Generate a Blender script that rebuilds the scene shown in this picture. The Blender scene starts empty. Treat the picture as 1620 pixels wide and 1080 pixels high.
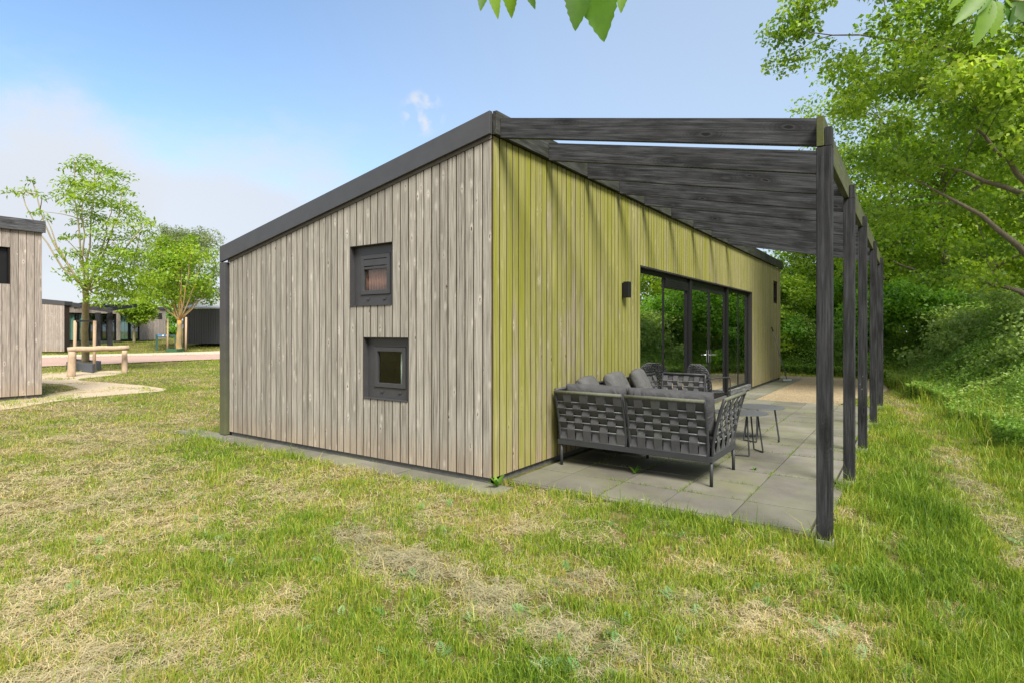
import bpy, math, random
import numpy as np
from mathutils import Vector, Matrix
R_=math.radians
C=bpy.context.scene.collection
sc=bpy.context.scene
# ---------------------------------------------------------------- camera, world, sun, exposure
FPX=917.0; HZ=523.0; EYE=1.6
CAM=np.array([3.559,-4.798]); YAW=R_(34.57)
RT=np.array([math.cos(YAW),math.sin(YAW)]); FW=np.array([-math.sin(YAW),math.cos(YAW)])
cd=bpy.data.cameras.new('camera'); cam=bpy.data.objects.new('camera',cd); C.objects.link(cam)
cam.location=(CAM[0],CAM[1],EYE); cam.rotation_euler=(R_(90),0,YAW)
cd.sensor_width=36; cd.lens=FPX/1620*36; cd.shift_y=-(540-HZ)/1620; cd.clip_end=3000; cd.clip_start=0.05
sc.camera=cam
SUND=np.array([.72,-.50,1.0]); SUND=SUND/np.linalg.norm(SUND)
ELEV=math.asin(SUND[2]); AZ=math.atan2(SUND[0],SUND[1])
w=bpy.data.worlds.new('World'); sc.world=w; w.use_nodes=True
nt=w.node_tree; nt.nodes.clear()
def wn(t,**k):
    n=nt.nodes.new(t)
    for a,b in k.items(): setattr(n,a,b)
    return n
sky=wn('ShaderNodeTexSky',sky_type='NISHITA',sun_disc=False); sky.sun_elevation=ELEV; sky.sun_rotation=AZ
sky.air_density=1.0; sky.dust_density=.7; sky.ozone_density=1.8
bg=wn('ShaderNodeBackground'); bg.inputs[1].default_value=0.10
tc=wn('ShaderNodeTexCoord'); mp=wn('ShaderNodeMapping'); mp.inputs['Scale'].default_value=(1,1,2.2); mp.inputs['Location'].default_value=(.35,.1,.2)
no=wn('ShaderNodeTexNoise'); no.inputs['Scale'].default_value=2.1; no.inputs['Detail'].default_value=9; no.inputs['Roughness'].default_value=.58
nt.links.new(tc.outputs['Generated'],mp.inputs[0]); nt.links.new(mp.outputs[0],no.inputs['Vector'])
# bank of cloud low on the left of the view, thinning to the right and upwards
lf=wn('ShaderNodeVectorMath',operation='DOT_PRODUCT')
ld=(-RT*.80+FW*.6); lf.inputs[1].default_value=(ld[0],ld[1],0.0)
nt.links.new(tc.outputs['Generated'],lf.inputs[0])
sx=wn('ShaderNodeSeparateXYZ'); nt.links.new(tc.outputs['Generated'],sx.inputs[0])
mr=wn('ShaderNodeMapRange'); mr.inputs[1].default_value=.55; mr.inputs[2].default_value=.98; mr.inputs[3].default_value=0; mr.inputs[4].default_value=.26
nt.links.new(lf.outputs['Value'],mr.inputs[0])
m2=wn('ShaderNodeMapRange'); m2.inputs[1].default_value=0.0; m2.inputs[2].default_value=.5; m2.inputs[3].default_value=.44; m2.inputs[4].default_value=-.34
nt.links.new(sx.outputs[2],m2.inputs[0])
ad=wn('ShaderNodeMath',operation='ADD'); nt.links.new(mr.outputs[0],ad.inputs[0]); nt.links.new(m2.outputs[0],ad.inputs[1])
a2=wn('ShaderNodeMath',operation='ADD'); nt.links.new(ad.outputs[0],a2.inputs[0]); nt.links.new(no.outputs[0],a2.inputs[1])
cr=wn('ShaderNodeMapRange',interpolation_type='SMOOTHSTEP'); cr.inputs[1].default_value=.60; cr.inputs[2].default_value=.88; cr.inputs[3].default_value=0.0; cr.inputs[4].default_value=.92
nt.links.new(a2.outputs[0],cr.inputs[0])
tn=wn('ShaderNodeMix',data_type='RGBA',blend_type='MULTIPLY'); tn.inputs[0].default_value=1; nt.links.new(sky.outputs[0],tn.inputs[6]); tn.inputs[7].default_value=(.72,.77,.78,1)
mx=wn('ShaderNodeMix',data_type='RGBA'); nt.links.new(cr.outputs[0],mx.inputs[0]); nt.links.new(tn.outputs[2],mx.inputs[6])
mx.inputs[7].default_value=(2.32,2.42,2.62,1)
def dirmask(v,a,b,hi):
    d=wn('ShaderNodeVectorMath',operation='DOT_PRODUCT'); d.inputs[1].default_value=v; nt.links.new(tc.outputs['Generated'],d.inputs[0])
    m=wn('ShaderNodeMapRange',interpolation_type='SMOOTHSTEP'); nt.links.new(d.outputs['Value'],m.inputs[0])
    for k,q in zip((1,2,3,4),(a,b,0,hi)): m.inputs[k].default_value=q
    return m
# thin veil to the right of the view, plus unseen white cloud added as fill light overhead and behind the camera
vd=RT*.62+FW*.78; v1=dirmask((vd[0],vd[1],0),.25,1.0,.72)
mxv=wn('ShaderNodeMix',data_type='RGBA'); nt.links.new(v1.outputs[0],mxv.inputs[0]); nt.links.new(mx.outputs[2],mxv.inputs[6]); mxv.inputs[7].default_value=(1.75,2.12,2.62,1)
v2=dirmask((-FW[0]*.85,-FW[1]*.85,.53),.05,.6,.85)
mxw=wn('ShaderNodeMix',data_type='RGBA'); nt.links.new(v2.outputs[0],mxw.inputs[0]); nt.links.new(mxv.outputs[2],mxw.inputs[6]); mxw.inputs[7].default_value=(3.5,3.4,3.3,1)
wd_=np.array([*(FW+RT*(668-810)/FPX),(HZ-178)/FPX]); wd_/=np.linalg.norm(wd_); v3=dirmask(tuple(wd_),math.cos(.042),math.cos(.006),1.0)
n3=wn('ShaderNodeTexNoise'); n3.inputs['Scale'].default_value=38; n3.inputs['Detail'].default_value=5; nt.links.new(tc.outputs['Generated'],n3.inputs['Vector'])
m3=wn('ShaderNodeMapRange'); m3.inputs[1].default_value=.46; m3.inputs[2].default_value=.66; m3.inputs[3].default_value=0; m3.inputs[4].default_value=.9; nt.links.new(n3.outputs[0],m3.inputs[0])
m4=wn('ShaderNodeMath',operation='MULTIPLY'); nt.links.new(m3.outputs[0],m4.inputs[0]); nt.links.new(v3.outputs[0],m4.inputs[1])
mxp=wn('ShaderNodeMix',data_type='RGBA'); nt.links.new(m4.outputs[0],mxp.inputs[0]); nt.links.new(mxw.outputs[2],mxp.inputs[6]); mxp.inputs[7].default_value=(2.4,2.5,2.65,1)
wd_=np.array([*(FW+RT*(40-810)/FPX),(HZ-300)/FPX]); wd_/=np.linalg.norm(wd_); v5=dirmask(tuple(wd_),math.cos(.21),math.cos(.05),1.0)
n5=wn('ShaderNodeTexNoise'); n5.inputs['Scale'].default_value=6.5; n5.inputs['Detail'].default_value=9; n5.inputs['Roughness'].default_value=.6; nt.links.new(tc.outputs['Generated'],n5.inputs['Vector'])
a5=wn('ShaderNodeMath',operation='MULTIPLY_ADD'); nt.links.new(v5.outputs[0],a5.inputs[0]); a5.inputs[1].default_value=.5; nt.links.new(n5.outputs[0],a5.inputs[2])
m5=wn('ShaderNodeMapRange',interpolation_type='SMOOTHSTEP'); m5.inputs[1].default_value=.74; m5.inputs[2].default_value=1.0; m5.inputs[3].default_value=0; m5.inputs[4].default_value=.8; nt.links.new(a5.outputs[0],m5.inputs[0])
mxq=wn('ShaderNodeMix',data_type='RGBA'); nt.links.new(m5.outputs[0],mxq.inputs[0]); nt.links.new(mxp.outputs[2],mxq.inputs[6]); mxq.inputs[7].default_value=(2.3,2.42,2.62,1)
out=wn('ShaderNodeOutputWorld'); nt.links.new(mxq.outputs[2],bg.inputs[0]); nt.links.new(bg.outputs[0],out.inputs[0])
sl=bpy.data.lights.new('sun','SUN'); sun=bpy.data.objects.new('sun',sl); C.objects.link(sun)
sl.energy=2.4; sl.angle=R_(24); sl.color=(1,.95,.86)
sun.rotation_euler=Vector((-SUND[0],-SUND[1],-SUND[2])).to_track_quat('-Z','Y').to_euler()
sun.location=(10,10,20)
sc.view_settings.view_transform='Standard'; sc.view_settings.look='None'; sc.view_settings.gamma=1
sc.view_settings.exposure=1.75
sc.cycles.max_bounces=14; sc.cycles.diffuse_bounces=9; sc.cycles.transmission_bounces=10; sc.cycles.transparent_max_bounces=16
# ---------------------------------------------------------------- helpers
def PX(px,D,py=None,z=None):
    p=CAM+RT*((px-810)/FPX*D)+FW*D
    if z is None: z=EYE+(HZ-py)*D/FPX
    return np.array([p[0],p[1],z])
def GP(px,py,z=0.0):
    D=(EYE-z)*FPX/(py-HZ); return PX(px,D,z=z)
def tag(o,label=None,cat=None,group=None,kind=None):
    if label: o['label']=label
    if cat: o['category']=cat
    if group: o['group']=group
    if kind: o['kind']=kind
    return o
ORG={}
def thing(name,label,cat,loc=(0,0,0),group=None):
    o=bpy.data.objects.new(name,None); C.objects.link(o); o.location=loc
    o.empty_display_size=.2
    ORG[o.name]=Vector(loc); return tag(o,label,cat,group)
def link(name,me,mat,parent=None):
    o=bpy.data.objects.new(name,me); C.objects.link(o)
    if mat: me.materials.append(mat)
    if parent:
        o.parent=parent; org=ORG.get(parent.name,Vector((0,0,0))); ORG[o.name]=org
        me.transform(Matrix.Translation(-org))
    else: ORG[o.name]=Vector((0,0,0))
    return o
def copy_tree(o,parent=None):
    c=o.copy(); C.objects.link(c); c.parent=parent
    for ch in list(o.children): copy_tree(ch,c)
    return c
class MB:
    def __init__(s): s.v=[]; s.f=[]; s.t=[]
    def raw(s,vs,fs,t=.5):
        b=len(s.v); s.v+= [tuple(v) for v in vs]; s.f+=[tuple(i+b for i in f) for f in fs]; s.t+=[t]*len(vs); return s
    def box(s,x0,x1,y0,y1,z0,z1,t=.5):
        return s.raw([(x0,y0,z0),(x1,y0,z0),(x1,y1,z0),(x0,y1,z0),(x0,y0,z1),(x1,y0,z1),(x1,y1,z1),(x0,y1,z1)],
          [(0,3,2,1),(4,5,6,7),(0,1,5,4),(1,2,6,5),(2,3,7,6),(3,0,4,7)],t)
    def prism(s,bot,top,t=.5):
        n=len(bot); return s.raw(list(bot)+list(top),[tuple(range(n-1,-1,-1)),tuple(range(n,2*n))]+[(i,(i+1)%n,(i+1)%n+n,i+n) for i in range(n)],t)
    def beam(s,a,b,wd,ht,t=.5,up=(0,0,1)):
        a=Vector(a); b=Vector(b); d=(b-a).normalized(); u=Vector(up); sd=d.cross(u).normalized()*wd/2; u=sd.cross(d).normalized()*ht/2
        q=[-sd-u,sd-u,sd+u,-sd+u]
        return s.prism([a+k for k in q],[b+k for k in q],t)
    def tube(s,pts,r,n=8,t=.5,closed=False):
        pts=[Vector(p) for p in pts]; m=len(pts)
        if not hasattr(r,'__len__'): r=[r]*m
        vs=[];prev=None
        for i,p in enumerate(pts):
            if closed: d=pts[(i+1)%m]-pts[i-1]
            else: d=pts[min(i+1,m-1)]-pts[max(i-1,0)]
            d=d.normalized() if d.length>1e-9 else Vector((0,0,1))
            if prev is None:
                a=Vector((0,0,1)) if abs(d.z)<.9 else Vector((1,0,0)); u=d.cross(a).normalized()
            else:
                u=prev-d*prev.dot(d); u=u.normalized() if u.length>1e-6 else d.orthogonal().normalized()
            prev=u; v=d.cross(u)
            for k in range(n):
                an=2*math.pi*k/n; vs.append(p+(u*math.cos(an)+v*math.sin(an))*r[i])
        fs=[]
        for i in range(m if closed else m-1):
            j=(i+1)%m
            for k in range(n): fs.append((i*n+k,i*n+(k+1)%n,j*n+(k+1)%n,j*n+k))
        if not closed: fs+= [tuple(range(n-1,-1,-1)),tuple(range((m-1)*n,m*n))]
        return s.raw(vs,fs,t)
    def build(s,name,mat,parent=None,smooth=False,bevel=0,kind=None,edge=None):
        me=bpy.data.meshes.new(name); me.from_pydata(s.v,[],s.f); me.update()
        a=me.attributes.new('tint','FLOAT','POINT'); a.data.foreach_set('value',np.array(s.t,dtype=np.float32))
        if smooth:
            me.polygons.foreach_set('use_smooth',[True]*len(me.polygons))
        o=link(name,me,mat,parent)
        if edge:
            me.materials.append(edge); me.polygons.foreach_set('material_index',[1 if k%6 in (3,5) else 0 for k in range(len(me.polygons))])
        if bevel:
            m=o.modifiers.new('bevel','BEVEL'); m.width=bevel; m.segments=2; m.limit_method='ANGLE'; m.angle_limit=R_(50)
        if kind: o['kind']=kind
        return o
def np_mesh(name,V,Q,T,tint,mat,parent=None,smooth=False):
    """V (n,3); Q (q,4); T (t,3)"""
    me=bpy.data.meshes.new(name); V=np.asarray(V,dtype=np.float32)
    Q=np.asarray(Q,dtype=np.int32).reshape(-1,4); T=np.asarray(T,dtype=np.int32).reshape(-1,3)
    me.vertices.add(len(V)); me.vertices.foreach_set('co',V.ravel())
    loops=np.concatenate([Q.ravel(),T.ravel()]); me.loops.add(len(loops)); me.loops.foreach_set('vertex_index',loops)
    tot=np.concatenate([np.full(len(Q),4),np.full(len(T),3)]).astype(np.int32); st=np.concatenate([[0],np.cumsum(tot)[:-1]]).astype(np.int32)
    me.polygons.add(len(tot)); me.polygons.foreach_set('loop_start',st)
    try: me.polygons.foreach_set('loop_total',tot)
    except Exception: pass
    me.update(calc_edges=True); me.validate()
    a=me.attributes.new('tint','FLOAT','POINT'); a.data.foreach_set('value',np.asarray(tint,dtype=np.float32))
    if smooth: me.polygons.foreach_set('use_smooth',[True]*len(me.polygons))
    return link(name,me,mat,parent)
def hsh(ix,iy,seed):
    h=(ix.astype(np.int64)*374761393+iy.astype(np.int64)*668265263+seed*974711)&0xffffffff
    h=((h^(h>>13))*1274126177)&0xffffffff; h=h^(h>>16); return (h&0xffff)/65535.0
def vn(x,y,seed=0):
    ix=np.floor(x); iy=np.floor(y); fx=x-ix; fy=y-iy; fx=fx*fx*(3-2*fx); fy=fy*fy*(3-2*fy)
    a=hsh(ix,iy,seed);b=hsh(ix+1,iy,seed);c=hsh(ix,iy+1,seed);d=hsh(ix+1,iy+1,seed)
    return (a*(1-fx)+b*fx)*(1-fy)+(c*(1-fx)+d*fx)*fy
def fbm(x,y,seed=0,o=4):
    s=0;a=.5;t=0
    for k in range(o): s=s+a*vn(x,y,seed+k*7);t+=a;a*=.5;x=x*2.03+3.1;y=y*2.03+1.7
    return s/t
def sstep(a,b,x): t=np.clip((x-a)/(b-a),0,1); return t*t*(3-2*t)
# ---------------------------------------------------------------- materials
class Mat:
    def __init__(s,name):
        s.m=bpy.data.materials.new(name); s.m.use_nodes=True; s.t=s.m.node_tree; s.t.nodes.clear()
        s.o=s.t.nodes.new('ShaderNodeOutputMaterial')
    def n(s,t,ins=None,**k):
        n=s.t.nodes.new(t)
        for a,b in k.items(): setattr(n,a,b)
        for a,b in (ins or {}).items(): s.set(n.inputs[a],b)
        return n
    def set(s,i,v):
        if isinstance(v,bpy.types.NodeSocket): s.t.links.new(v,i)
        elif isinstance(v,bpy.types.Node): s.t.links.new(v.outputs[0],i)
        else:
            if hasattr(i.default_value,'__len__') and hasattr(v,'__len__') and len(v)==3 and len(i.default_value)==4: v=tuple(v)+(1,)
            i.default_value=v
    def math(s,op,a,b=0.0,c=None):
        n=s.n('ShaderNodeMath',operation=op); s.set(n.inputs[0],a); s.set(n.inputs[1],b)
        if c is not None: s.set(n.inputs[2],c)
        return n.outputs[0]
    def mix(s,f,a,b,bt='MIX'):
        n=s.n('ShaderNodeMix',data_type='RGBA',blend_type=bt); s.set(n.inputs[0],f); s.set(n.inputs[6],a); s.set(n.inputs[7],b); return n.outputs[2]
    def ramp(s,f,*st):
        n=s.n('ShaderNodeValToRGB'); s.set(n.inputs[0],f); e=n.color_ramp.elements
        while len(e)<len(st): e.new(.5)
        for el,(p,c) in zip(e,st): el.position=p; el.color=tuple(c)+(1,) if hasattr(c,'__len__') else (c,c,c,1)
        return n.outputs[0]
    def co(s,scale=(1,1,1)):
        t=s.n('ShaderNodeNewGeometry'); m=s.n('ShaderNodeMapping',{0:t.outputs['Position']}); m.inputs['Scale'].default_value=scale; return m.outputs[0]
    def noise(s,vec,scale,detail=4,rough=.55): return s.n('ShaderNodeTexNoise',{'Vector':vec,'Scale':scale,'Detail':detail,'Roughness':rough}).outputs[0]
    def attr(s,nm='tint'): return s.n('ShaderNodeAttribute',attribute_name=nm).outputs['Fac']
    def bump(s,h,st=.3,d=.01): return s.n('ShaderNodeBump',{'Height':h,'Strength':st,'Distance':d}).outputs[0]
    def pbr(s,col,rough=.6,metal=0,normal=None,spec=None,**k):
        p=s.n('ShaderNodeBsdfPrincipled',{'Base Color':col,'Roughness':rough,'Metallic':metal})
        if normal is not None: s.set(p.inputs['Normal'],normal)
        if spec is not None: s.set(p.inputs['Specular IOR Level'],spec)
        for a,b in k.items(): s.set(p.inputs[a],b)
        s.t.links.new(p.outputs[0],s.o.inputs[0]); return s.m
def wood_cladding(name,algae=0.0,grey=(.275,.265,.24),dark=(.115,.104,.088),brown=(.32,.235,.15)):
    M=Mat(name); g=M.n('ShaderNodeNewGeometry').outputs['Position']; sp=M.n('ShaderNodeSeparateXYZ',{0:g}); X,Y,Z=sp.outputs
    u=M.math('ADD',X,Y); t=M.attr()
    def vec(su,sz,st):
        return M.n('ShaderNodeCombineXYZ',{0:M.math('MULTIPLY',u,su),1:M.math('MULTIPLY',t,st),2:M.math('MULTIPLY',Z,sz)}).outputs[0]
    grain=M.noise(vec(95,2.2,57),1,5,.6); mott=M.noise(vec(14,2.6,91),1,4,.6)
    base=M.ramp(grain,(.33,tuple(c*.8 for c in dark)),(.46,tuple(c*.78 for c in grey)),(.56,grey),(.70,tuple(min(1,c*1.6) for c in grey)))
    base=M.mix(M.math('MULTIPLY',M.ramp(mott,(.35,0),(.7,1)),.45),base,tuple(c*1.3 for c in grey))
    # brown less weathered wood, at the foot of boards and in patches
    low=M.n('ShaderNodeMapRange',{0:M.math('ADD',Z,M.math('MULTIPLY',mott,-.5)),1:-.25,2:.22,3:.6,4:.06}).outputs[0]
    base=M.mix(low,base,M.mix(grain,tuple(c*.6 for c in brown),tuple(c*1.25 for c in brown)))
    # knots
    vo=M.n('ShaderNodeTexVoronoi',{'Vector':vec(9,3.6,133),'Scale':1.0,'Randomness':1.0}).outputs['Distance']
    halo=M.ramp(vo,(.09,1),(.17,.45),(.27,0)); core=M.ramp(vo,(.065,1),(.12,0))
    base=M.mix(M.math('MULTIPLY',halo,M.math('MULTIPLY',M.ramp(M.noise(vec(5,4,19),1,2),(.38,.15),(.62,.8)),1.0)),base,tuple(min(1,c*1.95) for c in grey))
    crk=M.ramp(M.noise(vec(60,30,50),1,2),(.47,1),(.56,0))
    base=M.mix(M.math('MULTIPLY',core,crk),base,(.07,.045,.03))
    br=M.n('ShaderNodeMapRange',{0:t,1:0,2:1,3:.84,4:1.14}).outputs[0]
    base=M.mix(1.0,base,M.n('ShaderNodeCombineXYZ',{0:br,1:M.math('MULTIPLY',br,.985),2:M.math('MULTIPLY',br,.96)}).outputs[0],'MULTIPLY')
    if algae>0:
        al=M.noise(vec(1.1,.8,3),1.3,4,.6); al2=M.noise(vec(40,1.6,71),1,3)
        k=M.math('ADD',M.math('MULTIPLY',al,.9),M.math('MULTIPLY',al2,.5))
        zf=M.n('ShaderNodeMapRange',{0:Z,1:0.0,2:3.6,3:-.10,4:.13}).outputs[0]
        k=M.math('ADD',k,zf); k=M.math('ADD',k,M.math('MULTIPLY',M.math('SUBTRACT',t,.5),.35))
        fade=M.n('ShaderNodeMapRange',{0:Y,1:7.0,2:15.0,3:1.0,4:.55}).outputs[0]
        drip=M.ramp(M.noise(vec(7,.35,5),1,4,.6),(.40,.55),(.62,1))
        f=M.math('MULTIPLY',M.math('MULTIPLY',M.ramp(k,(.50,.05),(.60,.75),(.80,1)),algae),M.math('MULTIPLY',fade,drip))
        ac=M.mix(grain,(.09,.10,.008),(.29,.295,.025))
        base=M.mix(f,base,ac)
    b=M.math('ADD',grain,M.math('MULTIPLY',halo,.4))
    return M.pbr(base,.75,normal=M.bump(b,.35,.004),spec=.25)
def black_wood(name,axis,green=0.0,base0=.052):
    M=Mat(name); g=M.n('ShaderNodeNewGeometry').outputs['Position']; t=M.attr()
    sc_={'x':(2.4,45,52),'y':(45,2.4,52),'z':(52,52,2.4)}[axis]
    if axis=='x':
        q=M.n('ShaderNodeSeparateXYZ',{0:g}).outputs; g=M.n('ShaderNodeCombineXYZ',{0:q[0],1:q[1],2:M.math('ADD',q[2],M.math('MULTIPLY',q[0],.2086))}).outputs[0]
    mp=M.n('ShaderNodeMapping',{0:g}); mp.inputs['Scale'].default_value=sc_
    v=M.n('ShaderNodeVectorMath',{0:mp.outputs[0],1:M.n('ShaderNodeCombineXYZ',{0:M.math('MULTIPLY',t,47),1:M.math('MULTIPLY',t,31),2:M.math('MULTIPLY',t,71)}).outputs[0]},operation='ADD').outputs[0]
    gr=M.noise(v,1,6,.65)
    s2={'x':(2.3,2.3,6.0),'y':(2.3,2.3,6.0),'z':(7,7,2.4)}[axis]
    mp2=M.n('ShaderNodeMapping',{0:g}); mp2.inputs['Scale'].default_value=s2
    v2=M.n('ShaderNodeVectorMath',{0:mp2.outputs[0],1:M.n('ShaderNodeCombineXYZ',{0:M.math('MULTIPLY',t,23),1:M.math('MULTIPLY',t,61),2:M.math('MULTIPLY',t,13)}).outputs[0]},operation='ADD').outputs[0]
    ns=M.noise(v2,1.2,3); warp=M.n('ShaderNodeVectorMath',{0:v2,1:M.n('ShaderNodeVectorMath',{0:M.n('ShaderNodeCombineXYZ',{0:ns,1:ns,2:ns}).outputs[0],1:(.35,.35,.35)},operation='MULTIPLY').outputs[0]},operation='ADD').outputs[0]
    vo=M.n('ShaderNodeTexVoronoi',{'Vector':warp,'Scale':.9}).outputs['Distance']
    kn=M.ramp(vo,(.06,1),(.09,.35),(.15,.6),(.40,0))
    ring=M.ramp(M.math('FRACT',M.math('MULTIPLY',vo,15)),(.3,0),(.6,1),(.9,0))
    a=base0
    c=M.ramp(gr,(.34,(a*.25,a*.26,a*.28)),(.5,(a*.9,a*.93,a*1.02)),(.66,(a*2.2,a*2.28,a*2.5)))
    c=M.mix(M.math('MULTIPLY',M.ramp(M.noise(v2,2.2,3),(.4,0),(.75,1)),.5),c,(a*1.7,a*1.7,a*1.75))
    c=M.mix(M.math('MULTIPLY',ring,M.math('MULTIPLY',M.ramp(vo,(.1,1),(.55,0)),.6)),c,(a*.35,a*.35,a*.37))
    c=M.mix(M.ramp(vo,(.07,0),(.10,.45),(.13,0)),c,(a*2.4,a*2.4,a*2.45))
    c=M.mix(M.math('MULTIPLY',kn,.95),c,(a*.12,a*.12,a*.13))
    if axis=='z':
        sk=M.n('ShaderNodeMapping',{0:g}); sk.inputs['Scale'].default_value=(55,55,16); c=M.mix(M.math('MULTIPLY',M.ramp(M.noise(sk.outputs[0],1,3,.7),(.69,0),(.73,1)),M.ramp(M.noise(g,.8,2),(.5,0),(.6,.7))),c,(.38,.38,.36))
    if green:
        gn=M.noise(g,3,3); c=M.mix(M.math('MULTIPLY',M.ramp(gn,(.3,.3),(.65,1)),green),c,(.075,.085,.02))
    return M.pbr(c,.7,normal=M.bump(M.math('SUBTRACT',gr,M.math('MULTIPLY',kn,.6)),.5,.004),spec=.22)
def metal_paint(name,col,rough=.45,mossy=0,spec=.5):
    M=Mat(name); g=M.co(); n=M.noise(g,9,4); c=M.mix(n,tuple(x*.8 for x in col),tuple(x*1.2 for x in col))
    if mossy:
        z=M.n('ShaderNodeSeparateXYZ',{0:g}).outputs[2]
        f=M.n('ShaderNodeMapRange',{0:M.math('ADD',z,M.math('MULTIPLY',n,-.8)),1:-.5,2:1.3,3:mossy,4:0}).outputs[0]
        c=M.mix(f,c,(.10,.11,.045))
    return M.pbr(c,rough,normal=M.bump(M.noise(g,60,3),.08,.002),spec=spec)
def simple(name,col,rough=.7,var=.25,scale=12,bump=.1,metal=0,**k):
    M=Mat(name); g=M.co(); n=M.noise(g,scale,5); c=M.mix(n,tuple(x*(1-var) for x in col),tuple(x*(1+var) for x in col))
    return M.pbr(c,rough,metal,normal=M.bump(n,bump,.01),**k)
def leaf_mat(name,stops,trans=.5,rough=.45):
    M=Mat(name); t=M.attr(); c=M.ramp(t,*stops)
    n=M.noise(M.co(),25,2); c=M.mix(.35,c,M.mix(n,(0,0,0),(1,1,1)),'SOFT_LIGHT')
    p=M.n('ShaderNodeBsdfPrincipled',{'Base Color':c,'Roughness':rough,'Specular IOR Level':.35})
    tr=M.n('ShaderNodeBsdfTranslucent',{0:M.mix(1,c,(1.25,1.3,.55),'MULTIPLY')})
    ms=M.n('ShaderNodeMixShader',{0:trans,1:p,2:tr}); M.t.links.new(ms.outputs[0],M.o.inputs[0]); return M.m
def glass_mat(name,boost=.28,tint=(.75,.85,.82)):
    M=Mat(name); fr=M.math('POWER',M.n('ShaderNodeLayerWeight',{0:.5}).outputs['Facing'],4.0)
    f=M.math('MINIMUM',M.math('ADD',M.math('MULTIPLY',fr,.9),boost),.95)
    gl=M.n('ShaderNodeBsdfGlossy',{'Color':(.95,.98,.97),'Roughness':.004}); tr=M.n('ShaderNodeBsdfTransparent',{0:tint})
    ms=M.n('ShaderNodeMixShader',{0:f,1:tr,2:gl}); M.t.links.new(ms.outputs[0],M.o.inputs[0]); return M.m
m_edge=simple('brown_edge_groove_shade',(.05,.028,.015),.9,.4,8)  # brown board edges, darkened so the groove shade sits in the colour
m_front=wood_cladding('weathered_larch')
m_side=wood_cladding('algae_larch',algae=.92,grey=(.27,.245,.165),dark=(.11,.095,.06))
m_far=wood_cladding('far_larch',grey=(.30,.265,.24))
m_alu=metal_paint('charcoal_aluminium',(.05,.05,.053),.42,.8)
m_alu2=metal_paint('window_aluminium',(.011,.011,.012),.45,spec=.2)
m_alu3=metal_paint('small_window_aluminium',(.042,.042,.045),.42)
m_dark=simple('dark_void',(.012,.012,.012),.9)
m_gap=simple('board_backing',(.022,.013,.008),.9)
m_plinth=simple('plinth_concrete',(.10,.10,.095),.9,.3,14,.3)
m_raf=black_wood('black_timber_x','x',base0=.031); m_post=black_wood('black_timber_z','z',base0=.021); m_rim=black_wood('black_timber_y','y',.85,base0=.04)
m_ledg=black_wood('fascia_timber','y',.2,base0=.03)
m_glass=glass_mat('window_glass',.72,(.5,.6,.56)); m_glass2=glass_mat('small_window_glass',.03,(.96,.97,.96))
m_curt=simple('pale_curtain',(.55,.68,.62),.9,.1)
m_curtb=simple('brown_curtain',(.34,.17,.12),.9,.35,40)
m_inner=simple('interior_plaster',(.25,.25,.24),.9)
m_conc=simple('post_concrete',(.20,.195,.18),.9,.25,30,.3)
# ---------------------------------------------------------------- ground
SH_=[]
def gz(x,y):
    dx=x-CAM[0]; dy=y-CAM[1]; s=dx*FW[0]+dy*FW[1]; l=dx*RT[0]+dy*RT[1]
    rise=.75*sstep(42,57,s)*sstep(5,-6,l)
    b=.05*(fbm(x*.45+9,y*.45,3,3)-.5)*sstep(1.5,4,np.abs(s-0)) 
    near=np.minimum(1,np.maximum.reduce([-y-.1,x-3.25,-5.6-x,y-16.6])/1.2)
    b=b*np.clip(near,0,1)
    return rise+b
def grid_axis(c):
    a=np.concatenate([[-900,-500,-280,-160,-100],np.arange(-70,-24,3),np.arange(-24,26,.35),np.arange(26,75,3),[100,160,280,500,900]])
    return np.unique(a)
ax=grid_axis(0); GX,GY=np.meshgrid(ax,ax,indexing='ij'); nX=len(ax)
V=np.stack([GX.ravel(),GY.ravel(),gz(GX.ravel(),GY.ravel())],1)
i,j=np.meshgrid(np.arange(nX-1),np.arange(nX-1),indexing='ij'); a=(i*nX+j).ravel()
Q=np.stack([a,a+nX,a+nX+1,a+1],1)
def ground_mat():
    M=Mat('lawn_soil'); g=M.co(); n1=M.noise(g,.35,5,.6); n2=M.noise(g,2.3,6,.65); n3=M.noise(g,38,4,.7)
    k=M.math('ADD',M.math('MULTIPLY',n1,.5),M.math('MULTIPLY',n2,.6))
    c=M.ramp(k,(.40,(.07,.09,.018)),(.50,(.10,.11,.025)),(.56,(.16,.13,.05)),(.68,(.26,.19,.09)))
    c=M.mix(M.math('MULTIPLY',M.ramp(n3,(.3,1),(.55,0)),.45),c,(.06,.055,.02))
    return M.pbr(c,.95,normal=M.bump(M.math('ADD',n3,n2),.8,.04),spec=.1)
g_=np_mesh('ground',V,Q,[],np.zeros(len(V)),ground_mat(),smooth=True); g_['kind']='structure'
def sheet(name,poly,z,mat,sub=0):
    import bmesh
    bm=bmesh.new(); vs=[bm.verts.new((p[0],p[1],z)) for p in poly]; f=bm.faces.new(vs)
    if f.normal.z<0: f.normal_flip()
    bmesh.ops.triangulate(bm,faces=bm.faces[:])
    if sub: 
        for k in range(sub): bmesh.ops.subdivide_edges(bm,edges=bm.edges[:],cuts=1,use_grid_fill=True)
        for v in bm.verts: v.co.z=float(gz(np.array(v.co.x),np.array(v.co.y)))+z
    me=bpy.data.meshes.new(name); bm.to_mesh(me); bm.free(); o=link(name,me,mat); o['kind']='structure'; return o
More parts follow.
